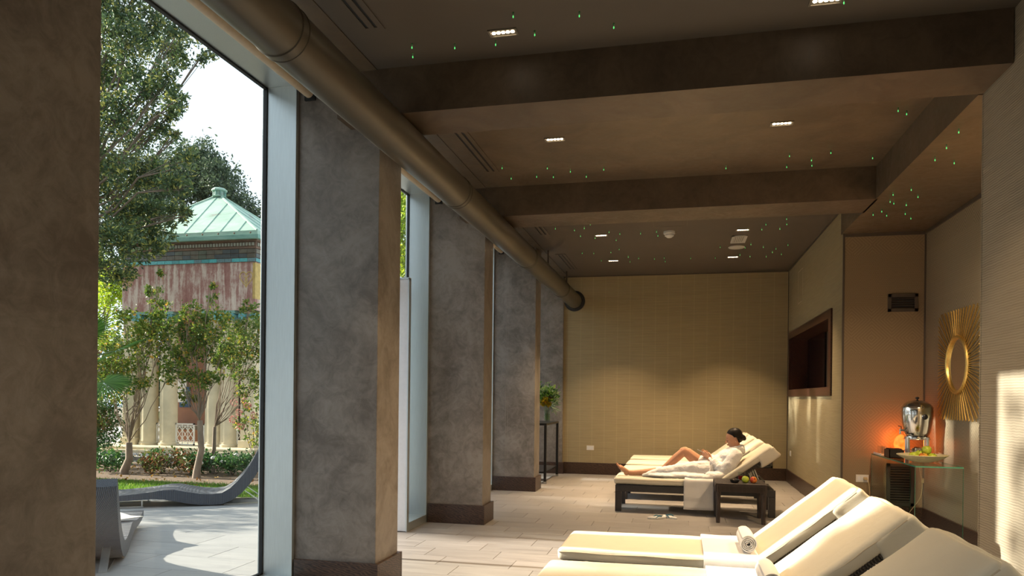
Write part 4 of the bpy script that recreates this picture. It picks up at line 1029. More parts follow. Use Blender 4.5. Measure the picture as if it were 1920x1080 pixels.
for x in (-13.04, -9.82):
    for y in (15.28, 17.32):
        p = G().box(x-.175, x+.175, y-.175, y+.175, .128, 3.14).build('corner_pier', M['cream_stone'], pav, bevel=.008)
        G().box(x-.21, x+.21, y-.21, y+.21, .1281, .30).build('pier_base', M['cream_stone'], p, bevel=.01)
def capital(x, y, par):
    G().box(x-.24, x+.24, y-.20, y+.20, 3.27, 3.338).build('abacus', M['copper_dark'], par)
    for s in (-1, 1): G().tube([(x+s*.17, y-.21, 3.19), (x+s*.17, y+.2, 3.19)], .085, 16).build('volute', M['turq'], par)
for x in (-12.61, -12.07, -10.82, -10.41):
    for y in (15.30,):
        c = G().lathe([(.235, .128), (.235, .18), (.215, .20), (.215, .23), (.205, .25), (.20, 1.2), (.175, 3.12), (.20, 3.14), (.20, 3.17)], (x, y, 0), 28).build('column', M['cream_stone'], pav, sharp=40)
        capital(x, y, c)
for x in (-13.04, -9.82): 
    for k in (-1, 1): G().tube([(x+k*.14, 15.06, 3.20), (x+k*.14, 15.45, 3.20)], .085, 16).build('volute', M['turq'], pav)
G().box(PX0+.1, PX1-.1, 16.6, 16.75, .128, 3.3).build('inner_wall', M['redwall'], pav)
G().box(-11.75, -11.0, 16.55, 16.599, .13, 2.35).build('doorway', M['rubber'], pav)
G().box(-12.95, -12.55, 16.56, 16.599, 1.15, 1.75).build('notice_board', M['white'], pav)
pq = G().box(-12.75, -12.44, 16.565, 16.599, 1.02, 1.55).build('blue_plaque', m_plain('blue_enamel', (.015, .05, .12), .3), pav)
for i in range(5): G().box(-12.70, -12.49, 16.560, 16.565, 1.12+i*.085, 1.135+i*.085).build('plaque_line', m_plain('pale_blue_print', (.3, .4, .5), .5) if i == 0 else bpy.data.materials['pale_blue_print'], pq)
G().box(-12.95, -10.0, 16.3, 16.58, .45, .56).build('bench_top', m_plain('dark_bench', (.12, .10, .08), .7), pav)
fb = G().box(PX0, PX1, PY0, PY1, 3.34, 4.46).build('frieze', M['frieze'], pav)
go = m_plain('ochre_gilding', (.48, .33, .10), .5, var=.2, scale=10)
for s in (1,):
    hx_, hz_ = -9.87, 4.08; pts = []
    for i in range(33):
        a = 2*math.pi*i/32; pts.append((hx_+.0105*16*math.sin(a)**3, PY0-.004, hz_+.0125*(13*math.cos(a)-5*math.cos(2*a)-2*math.cos(3*a)-math.cos(4*a))))
    g = G(); g.tube(pts, .012, 6, caps=False); g.build('heart_ornament', go, fb)
    g = G()
    for sgn in (-1, 1):
        g.tube([(hx_+sgn*(.02+.05*t_)*abs(math.sin(t_*5)), PY0-.004, hz_-.13+.2*t_) for t_ in [k/12 for k in range(13)]], .008, 6)
    g.tube([(hx_, PY0-.004, hz_-.2), (hx_, PY0-.004, hz_+.05)], .008, 6); g.build('heart_vein', go, fb)['kind'] = 'stuff'
G().box(-9.70, PX1+.004, PY0-.004, PY1, 3.6, 4.44).build('gilded_corner', go, fb)
G().box(PX0-.004, -12.95, PY0-.004, PY0+.3, 4.0, 4.44).build('sandy_patch', m_plain('sandy_plaster', (.42, .27, .16), .9, var=.25, scale=5), fb)
def band(z0, z1, o, mat, nm): return G().box(PX0-o, PX1+o, PY0-o, PY1+o, z0, z1).build(nm, mat, pav)
b1 = band(4.46, 4.55, .012, M['brownband'], 'tile_course')
def tiles(par, z0, z1, o, w, mats, nm, gap=.008):
    k = 0
    for (a, b, side) in ((PX0-o, PX1+o, 'f'), (PY0-o, PY1+o, 'r')):
        m_ = int(round((b-a)/w)); ww = (b-a)/m_
        for i in range(m_):
            u0, u1 = a+i*ww+gap/2, a+(i+1)*ww-gap/2
            if side == 'f': g = G().box(u0, u1, PY0-o-.016, PY0-o+.002, z0, z1)
            else: g = G().box(PX1+o-.002, PX1+o+.016, u0, u1, z0, z1)
            g.build(nm, random.choice(mats), par)
mt = [m_plain('turquoise_tile_bright', (.10, .40, .42), .3, var=.2, scale=30), m_plain('turquoise_tile_grey', (.13, .22, .24), .35, var=.3, scale=30), m_plain('turquoise_tile_mid', (.08, .29, .31), .3, var=.2, scale=30)]
tiles(b1, 4.465, 4.545, .012, .20, mt, 'tile')
b2 = band(4.55, 4.77, .02, M['brownband'], 'block_course')
md = [m_plain('slate_tile', (.07, .08, .085), .3, var=.3, scale=9), m_plain('brown_slate_tile', (.12, .105, .08), .35, var=.3, scale=9), m_plain('olive_slate_tile', (.10, .11, .085), .3, var=.3, scale=9)]
tiles(b2, 4.56, 4.65, .02, .21, md, 'tile'); tiles(b2, 4.665, 4.755, .02, .21, md, 'tile')
band(4.77, 4.80, .05, M['brownband'], 'moulding')
b3 = band(4.80, 4.93, .03, M['brownband'], 'dentil_course')
g = G()
for i in range(46): x = PX0+.02+i*(PX1-PX0)/46; g.box(x, x+.045, PY0-.06, PY0-.03, 4.83, 4.90)
for i in range(30): y = PY0+.02+i*(PY1-PY0)/30; g.box(PX1+.03, PX1+.06, y, y+.045, 4.83, 4.90)
g.build('dentils', m_plain('pale_dentil', (.30, .30, .24), .7), b3)['kind'] = 'stuff'
band(4.93, 4.97, .08, M['brownband'], 'moulding')
band(4.97, 5.06, .17, M['copper_dark'], 'eave_fascia'); ev = band(5.06, 5.16, .13, M['copper'], 'eave_band')
for i in range(9): x = PX0+.2+i*.42; G().ball((x, PY0-.132, 5.11), (.022, .012, .022), 8, 6).build('boss', M['brownband'], ev)
# pyramid roof, panel by panel
cx, cy = (PX0+PX1)/2, (PY0+PY1)/2; ox, oy = (PX1-PX0)/2+.10, (PY1-PY0)/2+.10; zt, zb = 6.42, 5.16
def slope(O, U, half, Vn):
    # O eave centre, U unit along eave, apex A
    A = Vector((cx, cy, zt)); m_ = 8 if half > 1.5 else 6; w = 2*half/m_; N = U.cross(A-O).normalized()
    if N.z < 0: N = -N
    for i in range(m_):
        u0, u1 = -half+i*w+.006, -half+(i+1)*w-.006
        h = lambda u: max(0, 1-abs(u)/half)
        pts = [(u0, 0), (u1, 0), (u1, h(u1))]; 
        if h(u0) > .001: pts.append((u0, h(u0)))
        P3 = [O+U*a+(A-O)*b for a, b in pts]
        q = [p+N*.012 for p in P3]; vs = P3+q; n_ = len(P3); g = G(); g.add(vs, [list(range(n_))[::-1], [n_+k for k in range(n_)]]+[(k, (k+1) % n_, n_+(k+1) % n_, n_+k) for k in range(n_)]); g.build('roof_panel', M['copper'], rf)
        if i: 
            u = -half+i*w; g = G(); g.tube([O+U*u+N*.012, O+U*u+(A-O)*h(u)+N*.012], .012, 5); g.build('seam', M['copper_dark'], rf)
g = G(); g.add([(cx-ox, cy-oy, zb), (cx+ox, cy-oy, zb), (cx+ox, cy+oy, zb), (cx-ox, cy+oy, zb), (cx, cy, zt-.01)], [(0, 1, 4), (1, 2, 4), (2, 3, 4), (3, 0, 4), (3, 2, 1, 0)]); rf = g.build('roof', M['copper_dark'], pav)
slope(Vector((cx, cy-oy, zb)), Vector((1, 0, 0)), ox, 0); slope(Vector((cx+ox, cy, zb)), Vector((0, 1, 0)), oy, 0); slope(Vector((cx, cy+oy, zb)), Vector((1, 0, 0)), ox, 0); slope(Vector((cx-ox, cy, zb)), Vector((0, 1, 0)), oy, 0)
for sx in (-1, 1):
    for sy in (-1, 1): G().tube([(cx+sx*ox, cy+sy*oy, zb+.01), (cx, cy, zt+.01)], .03, 6).build('hip_ridge', M['copper'], rf)
fn_ = G().lathe([(.16, 0), (.18, .02), (.13, .05), (.13, .14), (.19, .16), (.19, .19), (.14, .23), (0, .26)], (cx, cy, zt-.06), 12, smooth=False).build('finial_cap', M['copper'], pav)
for k in range(8): a = k*math.pi/4; G().tube([(cx+.15*math.cos(a), cy+.15*math.sin(a), zt-.02), (cx+.15*math.cos(a), cy+.15*math.sin(a), zt+.1)], .015, 6).build('finial_post', M['copper_dark'], fn_)
def lattice(x0, x1, y, ry=0):
    p = G(); z0, z1 = .14, .66; r = .012
    p = G().box(x0, x1, y-.015, y+.015, z1-.03, z1).box(x0, x1, y-.015, y+.015, z0, z0+.03).box(x0, x0+.03, y-.015, y+.015, z0, z1).box(x1-.03, x1, y-.015, y+.015, z0, z1).box(x0, x1, y-.012, y+.012, z1-.075, z1-.06).box(x0, x1, y-.012, y+.012, z0+.06, z0+.075)
    o = p.build('lattice_gate', M['white'], pav); cols = max(1, int(round((x1-x0-.06)/.15))); w = (x1-x0-.06)/cols
    for c in range(cols):
        for k in range(2):
            cx_, cz_ = x0+.03+w*(c+.5), z0+.165+k*.19
            g = G(); q = [(cx_-w*.45, cz_), (cx_, cz_+.095), (cx_+w*.45, cz_), (cx_, cz_-.095), (cx_-w*.45, cz_)]
            for (a, b), (c2, d) in zip(q, q[1:]): g.tube([(a, y, b), (c2, y, d)], .009, 5)
            g.build('diamond', M['white'], o)
    for c in range(1, cols): G().box(x0+.03+w*c-.006, x0+.03+w*c+.006, y-.01, y+.01, z0, z1).build('bar', M['white'], o)
lattice(-12.40, -12.28, 15.3); lattice(-11.87, -11.35, 15.3); lattice(-11.10, -10.62, 15.3); lattice(-10.22, -10.02, 15.3); lattice(-12.84, -12.82+.0, 15.3) if 0 else None

# ------------------------------------------------ trees and plants
M['bark'] = m_plain('grey_brown_bark', (.15, .115, .085), .85, var=.3, scale=18, bump=1, stretch=(1, 1, .3))
M['bark_light'] = m_plain('smooth_pale_bark', (.27, .20, .145), .75, var=.25, scale=12, bump=.6, stretch=(1, 1, .4))
M['oak_leaf'] = m_leaf('evergreen_oak_leaf', [(0, (.035, .065, .030)), (.45, (.075, .13, .055)), (.75, (.16, .22, .07)), (1, (.45, .42, .10))], .45, .35)
M['dark_leaf'] = m_leaf('dark_tree_leaf', [(0, (.04, .065, .040)), (.6, (.085, .125, .065)), (1, (.17, .21, .09))], .5, .3)
M['lime_leaf'] = m_leaf('yellow_green_leaf', [(0, (.06, .12, .02)), (.5, (.15, .235, .035)), (.8, (.32, .34, .05)), (1, (.60, .34, .06))], .45, .5)
M['bright_leaf'] = m_leaf('bright_lime_leaf', [(0, (.20, .35, .02)), (1, (.55, .62, .05))], .5, .5)
M['hedge_leaf'] = m_leaf('deep_green_leaf', [(0, (.015, .05, .015)), (.6, (.04, .13, .03)), (1, (.12, .25, .05))], .45, .3)
M['red_leaf'] = m_leaf('red_green_leaf', [(0, (.04, .12, .02)), (.45, (.13, .14, .035)), (.7, (.20, .075, .04)), (1, (.28, .12, .05))], .5, .35)
def crown_pts(cl, per, sq=1.0, lo=40):
    out = []
    for (x, y, z, r) in cl:
        n = int(per*(r/.5)**1.9)+lo; k = max(4, int(n/26)); sub = rng.normal(size=(k, 3)); sub /= np.linalg.norm(sub, axis=1)[:, None]
        sub = sub*r*(.35+.62*rng.random((k, 1))); sub[:, 2] *= sq
        c = sub[rng.integers(0, k, n)]+rng.normal(size=(n, 3))*r*.16
        out.append(c+(x, y, z))
    return np.concatenate(out)
def tree(name, label, base, cl, per, size, leafm, barkm, fork, r0, group=None, cat='tree', tone=(0, .9), aspect=.42, twig=.012, bk=.26):
    t = thing(name, label, cat, base, group=group); b = Vector(base); f = Vector(fork)
    g = G(); m_ = b.lerp(f, .5)+Vector((.06, 0, 0)); g.tube([b-Vector((0, 0, .1)), b.lerp(f, .12), m_, f], [r0*1.35, r0*1.05, r0*.9, r0*.75], 12); g.build('trunk', barkm, t)
    g = G()
    for (x, y, z, r) in cl:
        e = Vector((x, y, z)); d = e-f; pts = [f]; 
        for k in range(1, 6):
            u = k/5; q = f.lerp(e, u)+noise.noise_vector(Vector((x*3+k, y*2, z)))*d.length*.07; q.z += d.length*.10*math.sin(u*math.pi)*-.5; pts.append(q)
        rr = max(twig, r0*bk*min(1, d.length/3)); g.tube(pts, [rr*(1-.8*k/5)+twig*.25 for k in range(6)], 6)
        for s in range(4):
            v = Vector(rng.normal(size=3)).normalized()*r*.85; g.tube([pts[4], e+v*.5, e+v], [twig*.6, twig*.35, twig*.15], 4)
    g.build('branches', barkm, t)['kind'] = 'stuff'
    leaves('foliage', crown_pts(cl, per), size, leafm, t, aspect, .1, tone)['kind'] = 'stuff'
    return t
BIG=[(-11.32, 11.72, 9.54, 0.9), (-10.49, 11.49, 9.1, 0.8), (-10.25, 12.01, 9.57, 0.7), (-10.57, 11.58, 8.46, 0.6), (-9.96, 11.42, 7.92, 0.5), (-10.01, 12.02, 8.53, 0.45), (-10.52, 12.95, 8.5, 0.42), (-9.79, 12.74, 8.28, 0.38), (-9.25, 12.68, 8.12, 0.2), (-9.16, 11.7, 8.08, 0.3), (-11.06, 12.27, 7.81, 0.6), (-10.04, 11.8, 7.1, 0.5), (-9.31, 11.61, 7.16, 0.35), (-8.98, 11.49, 6.69, 0.28), (-10.64, 11.69, 6.6, 0.6), (-11.15, 12.97, 6.79, 0.5), (-10.43, 12.79, 6.79, 0.35), (-10.06, 12.75, 7.01, 0.22), (-11.59, 12.74, 6.08, 0.6), (-10.06, 11.65, 5.45, 0.5), (-9.72, 11.86, 5.59, 0.35), (-9.71, 12.43, 6.44, 0.12), (-11.47, 12.62, 5.16, 0.6), (-11.02, 12.84, 5.09, 0.5), (-10.48, 12.88, 5.07, 0.4), (-8.88, 11.46, 5.13, 0.3), (-9.66, 12.39, 4.91, 0.28), (-10.11, 12.51, 4.43, 0.3), (-9.28, 12.21, 4.9, 0.15), (-10.44, 11.62, 4.26, 0.55), (-10.3, 12.15, 4.31, 0.45), (-8.78, 11.46, 5.61, 0.28), (-11.92, 12.98, 4.04, 0.45), (-11.28, 12.86, 3.89, 0.35), (-11.83, 12.29, 7.67, 0.8), (-11.38, 11.84, 5.89, 0.8), (-12.55, 12.94, 4.84, 0.7)]
tree('evergreen_oak', 'tall evergreen oak whose crown hangs in from the left', (-13.2, 11.9, 0), BIG, 1050, .088, M['oak_leaf'], M['bark'], (-12.9, 12.0, 4.4), .24, tone=(.05, 1.0), bk=.16)
FARC=[(-18.65, 25.14, 9.96, 1.3), (-20.1, 25.76, 10.23, 1.3), (-18.08, 25.7, 9.45, 1.2), (-16.89, 25.02, 8.47, 1.1), (-16.41, 24.83, 7.89, 0.9), (-18.46, 25.2, 10.59, 0.8), (-20.12, 24.86, 9.33, 1.3), (-17.0, 24.32, 9.52, 0.8), (-20.88, 24.61, 8.45, 1.3)]
tree('distant_tree', 'dark round topped tree rising behind the pavilion roof', (-18.6, 25.2, 0), FARC, 560, .15, M['dark_leaf'], M['bark'], (-18.6, 25.2, 6.5), .35, tone=(0, .8))
S1=[(-9.0, 10.3, 2.0, .3), (-8.75, 10.5, 2.35, .3), (-8.65, 10.2, 1.5, .2), (-9.5, 10.4, 1.9, .25), (-8.3, 10.4, 2.45, .25), (-9.55, 10.72, 2.28, 0.3), (-8.82, 10.18, 2.58, 0.25), (-8.51, 10.18, 2.23, 0.32), (-9.27, 10.59, 1.81, 0.3), (-8.45, 10.35, 2.59, 0.25), (-8.48, 10.52, 2.17, 0.3), (-8.86, 10.48, 1.72, 0.28), (-9.3, 10.39, 1.35, 0.2), (-8.81, 10.85, 3.2, 0.12), (-8.34, 10.29, 3.37, 0.1), (-8.21, 10.44, 1.72, 0.2), (-9.32, 10.29, 1.8, 0.3), (-8.55, 10.59, 2.89, 0.15), (-8.5, 10.3, 3.1, .10), (-8.42, 10.3, 2.85, .12)]
S2=[(-7.75, 10.4, 2.3, .3), (-7.5, 10.2, 2.45, .25), (-8.0, 10.3, 1.9, .25), (-7.3, 10.2, 2.3, .25), (-7.7, 10.2, 2.75, .2), (-7.88, 10.27, 2.49, 0.28), (-7.62, 10.31, 2.66, 0.25), (-8.09, 10.55, 2.08, 0.3), (-7.55, 10.29, 2.23, 0.3), (-7.32, 10.44, 2.59, 0.25), (-7.57, 10.64, 2.97, 0.1), (-7.27, 10.16, 3.11, 0.08), (-7.87, 10.14, 1.71, 0.25), (-7.55, 10.24, 1.71, 0.3), (-7.4, 10.56, 2.07, 0.3), (-7.92, 10.47, 1.37, 0.18), (-8.16, 10.24, 2.4, 0.2), (-7.31, 10.3, 1.63, 0.2)]
S3=[(-7.6, 11.2, 2.2, .3), (-7.8, 11.3, 2.0, .25), (-7.0, 11.2, 2.5, .3), (-7.47, 11.11, 2.66, 0.25), (-7.32, 11.28, 2.4, 0.3), (-7.41, 11.03, 2.1, 0.3), (-7.31, 11.42, 2.03, 0.28), (-7.65, 11.54, 1.76, 0.28), (-7.31, 11.57, 2.71, 0.25), (-7.26, 11.44, 1.57, 0.22), (-7.9, 11.58, 2.52, 0.2), (-7.24, 11.01, 1.42, 0.15), (-7.21, 11.17, 2.85, 0.15), (-7.15, 11.58, 2.23, 0.3), (-7.07, 11.47, 1.75, 0.3)]
tree('crape_myrtle', 'small many stemmed tree behind the foot of the cut-off chaise', (-9.15, 10.5, 0), S1, 900, .055, M['lime_leaf'], M['bark_light'], (-9.05, 10.5, .55), .066, 'small garden trees', aspect=.6, twig=.007, bk=.17)
tree('crape_myrtle', 'small many stemmed tree in the middle of the window view', (-7.66, 10.38, 0), S2, 900, .055, M['lime_leaf'], M['bark_light'], (-7.62, 10.4, .95), .056, 'small garden trees', aspect=.6, twig=.007, bk=.17)
tree('crape_myrtle', 'slim leaning small tree next to the window mullion', (-8.22, 11.45, 0), S3, 900, .055, M['lime_leaf'], M['bark_light'], (-8.05, 11.4, .8), .038, 'small garden trees', aspect=.6, twig=.007, bk=.17)
HEDGE=[(-12.69, 13.95, 0.97, 0.5), (-13.13, 14.27, 1.58, 0.5), (-12.72, 14.07, 0.42, 0.4), (-13.42, 14.19, 1.08, 0.6), (-13.12, 13.88, 0.46, 0.5), (-12.45, 13.81, 0.74, 0.3)]
tree('laurel_shrub', 'deep green shrub at the left corner of the pavilion', (-13.0, 14.05, 0), HEDGE, 900, .075, M['hedge_leaf'], M['bark'], (-13.0, 14.05, .3), .05, cat='shrub')
YG=[(-16.97, 18.71, 4.39, 0.8), (-17.06, 18.91, 4.91, 0.6), (-17.66, 19.37, 3.82, 0.5), (-16.83, 18.87, 4.57, 0.5), (-18.3, 19.0, 4.6, .8), (-17.6, 18.8, 3.0, .6), (-18.0, 19, 5.6, .7)]
tree('lime_tree', 'bright yellow green tree seen left of the pavilion frieze', (-17.6, 19.0, 0), YG, 420, .12, M['bright_leaf'], M['bark'], (-17.6, 19.0, 2.4), .14)
W2=[(-7.73, 19.61, 6.91, 1.0), (-7.73, 19.64, 6.16, 1.0), (-7.84, 19.74, 5.57, 0.9), (-7.7, 20.23, 5.34, 0.7), (-7.7, 19.89, 7.9, 1), (-8.2, 20, 7.0, 1.0), (-7.2, 20, 4.4, .9), (-7.9, 19.8, 4.3, .9), (-7.4, 19.8, 3.2, .9)]
tree('lime_tree', 'yellow green tree seen through the strip of glass above the open door', (-7.7, 20.0, 0), W2, 480, .12, M['bright_leaf'], M['bark'], (-7.7, 20.0, 3), .16)
# unseen trees and hedge added west of the terrace to block and dapple sunlight
def blob(n, bx): return [(random.uniform(*bx[0]), random.uniform(*bx[1]), random.uniform(*bx[2]), random.uniform(*bx[3])) for _ in range(n)]
T1 = blob(36, ((-15.4, -13.4), (7.2, 11.6), (4.3, 7.6), (.5, .75)))  # added crown out of view, cutting the sun at the far windows
tree('unseen_shade_tree', 'unseen broad tree added west of the terrace to shade the far windows', (-14, 9.6, 0), T1, 520, .13, M['oak_leaf'], M['bark'], (-14, 9.6, 3.2), .3, 'unseen trees added for shade west of the terrace')
T2 = blob(64, ((-8.7, -7.6), (1.5, 3.95), (2.1, 4.45), (.36, .5)))  # added crown, dense enough to keep sun off the near loungers
tree('unseen_screen_tree', 'unseen bushy tree added to block sun at the large window', (-8.1, 3.0, 0), T2, 1100, .11, M['hedge_leaf'], M['bark'], (-8.1, 3.0, 1.3), .1, 'unseen trees added for shade west of the terrace')
T5 = blob(46, ((-11.2, -9.8), (-8.5, 1.6), (2.9, 6.4), (.6, .85)))  # added crown keeping sun out of the rear windows to dim the bounce
tree('unseen_shade_tree', 'unseen broad tree added to block sun behind the camera', (-10.5, -3, 0), T5, 520, .14, M['oak_leaf'], M['bark'], (-10.5, -3, 2.2), .3, 'unseen trees added for shade west of the terrace')
T2b = [(-8.0, 4.52, 4.95, .22), (-7.9, 4.3, 5.2, .2), (-8.1, 4.6, 5.25, .12), (-8.0, 4.25, 4.7, .2), (-8.1, 4.45, 4.62, .15), (-8.0, 4.2, 5.5, .15)]  # leaf clusters added to cast dapples on the near right wall
tree('unseen_screen_tree', 'unseen leaf clusters on a thin stem added to dapple the near wall', (-8.0, 4.55, 0), T2b, 420, .07, M['hedge_leaf'], M['bark'], (-8.0, 4.5, 4.0), .03, 'unseen trees added for shade west of the terrace')
T3 = blob(26, ((-8.7, -8.1), (4.2, 7.3), (.3, 1.55), (.25, .36)))  # added to shade the terrace while sun still reaches the indoor floor
tree('unseen_shade_hedge', 'unseen low hedge added to shade the terrace from the west', (-8.4, 5.8, 0), T3, 430, .06, M['hedge_leaf'], M['bark'], (-8.4, 5.8, .3), .05, cat='hedge')
T4 = blob(14, ((-8.8, -7.9), (7.3, 8.5), (.5, 3.6), (.3, .45)))  # unseen crown standing with the other sun blockers
tree('unseen_screen_tree', 'unseen narrow shade tree at the far corner of the terrace', (-9.2, 8.0, 0), [(x-1.0, y, z, r) for x, y, z, r in T4], 430, .075, M['hedge_leaf'], M['bark'], (-9.2, 8.0, .5), .07, 'unseen trees added for shade west of the terrace')
# fan palm
pb = (-9.35, 9.75, 0); t = thing('fan_palm', 'fan palm with stiff green fronds at the left edge of the window view', 'palm', pb)
G().tube([pb, (-9.35, 9.75, .8), (-9.33, 9.75, 1.75)], [.15, .12, .11], 14).build('trunk', M['bark'], t)
M['palm'] = m_leaf('palm_leaf', [(0, (.05, .17, .03)), (1, (.16, .34, .07))], .35, .3)
for (tip, R, az) in (((-8.42, 9.45, 2.02), .62, 0), ((-8.85, 9.3, 2.25), .62, .5), ((-9.1, 9.5, 2.75), .6, 1.2), ((-8.75, 9.6, 1.55), .55, -.5), ((-9.7, 9.3, 2.5), .6, 2.2), ((-9.2, 9.1, 1.5), .5, -.9), ((-9.9, 9.9, 2.0), .55, 3.0)):
    c = Vector(tip); st = Vector((-9.33, 9.75, 1.75)); ax_ = (c-st).normalized()
    G().tube([st, st.lerp(c, .5)+Vector((0, 0, .08)), c], .010, 6).build('leaf_stalk', M['palm'], t)
    side = ax_.cross(Vector((0, -.5, 1))).normalized(); V = []; F = []; tn = []
    for k in range(38):
        a = -2.3+4.6*k/37; d = (ax_*math.cos(a)+side*math.sin(a)).normalized(); L = R*(.80+.2*math.cos(a)); wv = d.cross(ax_.cross(side)).normalized()*.013
        up_ = ax_.cross(side).normalized()*.006; b0 = len(V)
        p0 = c; p1 = c+d*L*.55; p2 = c+d*L+Vector((0, 0, -.10*L))
        V += [p0, p1+wv+up_, p2, p1-wv+up_]; F += [(b0, b0+1, b0+2), (b0, b0+2, b0+3)]; x_ = random.random(); tn += [x_, x_]
    raw('frond', [tuple(v) for v in V], F, M['palm'], t, tn)
# bed plants
for i, (x, y, kind_) in enumerate([(-9.6, 10.7, 0), (-9.2, 11.3, 0), (-8.95, 10.9, 1), (-8.6, 10.75, 1), (-8.3, 11.1, 1), (-8.05, 10.75, 1), (-7.85, 11.15, 0), (-9.9, 11.3, 0), (-8.75, 11.5, 1), (-7.35, 10.9, 0), (-7.1, 11.4, 1), (-7.6, 11.7, 0), (-8.4, 11.75, 0), (-6.7, 11.3, 0), (-10.3, 11.0, 0)]):
    t = thing('bedding_plant', ['low green bedding plant under the small trees', 'low red leaved bedding plant under the small trees'][kind_], 'plant', (x, y, 0), group=['green bedding plants', 'red leaved bedding plants'][kind_])
    g = G(); tips = []
    for k in range(9):
        a = random.uniform(0, 6.28); r = random.uniform(.06, .22); h = random.uniform(.12, .29); tp = (x+r*math.cos(a), y+r*math.sin(a), h); g.tube([(x, y, 0), (x+.4*r*math.cos(a), y+.4*r*math.sin(a), h*.6), tp], .004, 4); tips.append(tp)
    g.build('stems', M['bark'], t)['kind'] = 'stuff'
    C = np.concatenate([np.array(p)+rng.normal(size=(32, 3))*[.05, .05, .06] for p in tips]); C[:, 2] = np.abs(C[:, 2])
    leaves('foliage', C, .07, [M['hedge_leaf'], M['red_leaf']][kind_], t, .5, .2)['kind'] = 'stuff'
M['rose'] = m_plain('white_rose', (.8, .78, .72), .6)
t = thing('rose_bush', 'low rose bush with white flowers beside the middle small tree', 'plant', (-7.75, 11.0, 0))
tips = [(-7.75+random.uniform(-.35, .45), 11.0+random.uniform(-.25, .25), random.uniform(.12, .33)) for _ in range(16)]
g = G(); [g.tube([(-7.75, 11, 0), p], .004, 4) for p in tips]; g.build('stems', M['bark'], t)['kind'] = 'stuff'
leaves('foliage', np.abs(np.concatenate([np.array(p)+rng.normal(size=(45, 3))*.06 for p in tips])*[-1, 1, 1])*[-1, 1, 1], .06, M['hedge_leaf'], t, .55, .2)['kind'] = 'stuff'
for p in [(-7.95, 10.8, .34), (-7.62, 10.75, .31), (-7.45, 10.75, .25), (-7.8, 10.7, .22), (-7.35, 11.0, .35)]: G().ball(p, (.035, .035, .028), 8, 6).ball((p[0]+.01, p[1]-.01, p[2]+.012), (.022, .022, .022), 8, 6).build('rose_flower', M['rose'], t)
t = thing('hydrangea', 'pink flowering shrub beside the right pavilion pier', 'shrub', (-8.75, 13.6, 0))
cl = [(-8.95, 13.6, 1.15, .22), (-8.7, 13.6, .95, .25), (-8.5, 13.6, 1.3, .25), (-8.95, 13.6, .75, .2), (-8.4, 13.5, .8, .3), (-8.6, 13.6, .45, .3)]
leaves('foliage', crown_pts(cl, 220), .07, M['lime_leaf'], t, .6, .1)['kind'] = 'stuff'
g = G(); [g.tube([(-8.65, 13.6, 0), (x, y, z)], .008, 5) for x, y, z, r in cl]; g.build('stems', M['bark'], t)['kind'] = 'stuff'
M['pinkpetal'] = m_leaf('pink_petal', [(0, (.35, .10, .09)), (1, (.62, .33, .28))], .7, .3)
for p in [(-9.05, 13.45, 1.2), (-8.9, 13.4, 1.0), (-8.85, 13.4, .72), (-8.7, 13.4, 1.15), (-9.1, 13.5, .85), (-8.55, 13.4, .95), (-8.75, 13.4, 1.35)]:
    a = rng.normal(size=(60, 3)); a /= np.linalg.norm(a, axis=1)[:, None]; leaves('flower_head', np.array(p)+a*.055, .035, M['pinkpetal'], t, .8, 0, dirs=a)
# distant garden wall of trees so the horizon is closed
HZ = blob(26, ((-30, -4), (31, 34), (1.0, 3.4), (1.6, 2.2)))
tree('distant_treeline', 'dark belt of distant garden trees behind the pavilion', (-17, 32.5, 0), HZ, 42, .4, M['dark_leaf'], M['bark'], (-17, 32.5, .5), .3, cat='trees')
# ================================================================ the woman on the lounger
def remesh(g, voxel, name, mat, parent, it=4, disp=None):
    o = g.build('tmp_shell', None, None); md = o.modifiers.new('r', 'REMESH'); md.mode = 'VOXEL'; md.voxel_size = voxel; md.use_smooth_shade = True
    sm = o.modifiers.new('s', 'SMOOTH'); sm.iterations = it; sm.factor = .5
    bpy.context.view_layer.update(); dg = bpy.context.evaluated_depsgraph_get(); me = bpy.data.meshes.new_from_object(o.evaluated_get(dg)); me.name = name
    bpy.data.objects.remove(o, do_unlink=True)
    n = len(me.vertices); co = np.empty(n*3, dtype=np.float32); me.vertices.foreach_get('co', co); co = co.reshape(-1, 3)
    if disp:
        no = np.empty(n*3, dtype=np.float32); me.vertices.foreach_get('normal', no); no = no.reshape(-1, 3)
        co += no*np.array([disp(Vector(c)) for c in co.tolist()], dtype=np.float32)[:, None]
    off = Vector((0, 0, 0)); p = parent
    while p is not None: off += p.location; p = p.parent
    co -= np.array(off, dtype=np.float32); me.vertices.foreach_set('co', co.ravel())
    me.polygons.foreach_set('use_smooth', [True]*len(me.polygons)); me.materials.clear(); me.materials.append(mat); me.update()
    ob = bpy.data.objects.new(name, me); COL.objects.link(ob); ob.parent = parent; return ob
pw = thing('person', 'woman in a white bathrobe reclining with one knee up, reading a phone', 'person', (.30, 9.37, .412))
V3 = Vector
b = G()
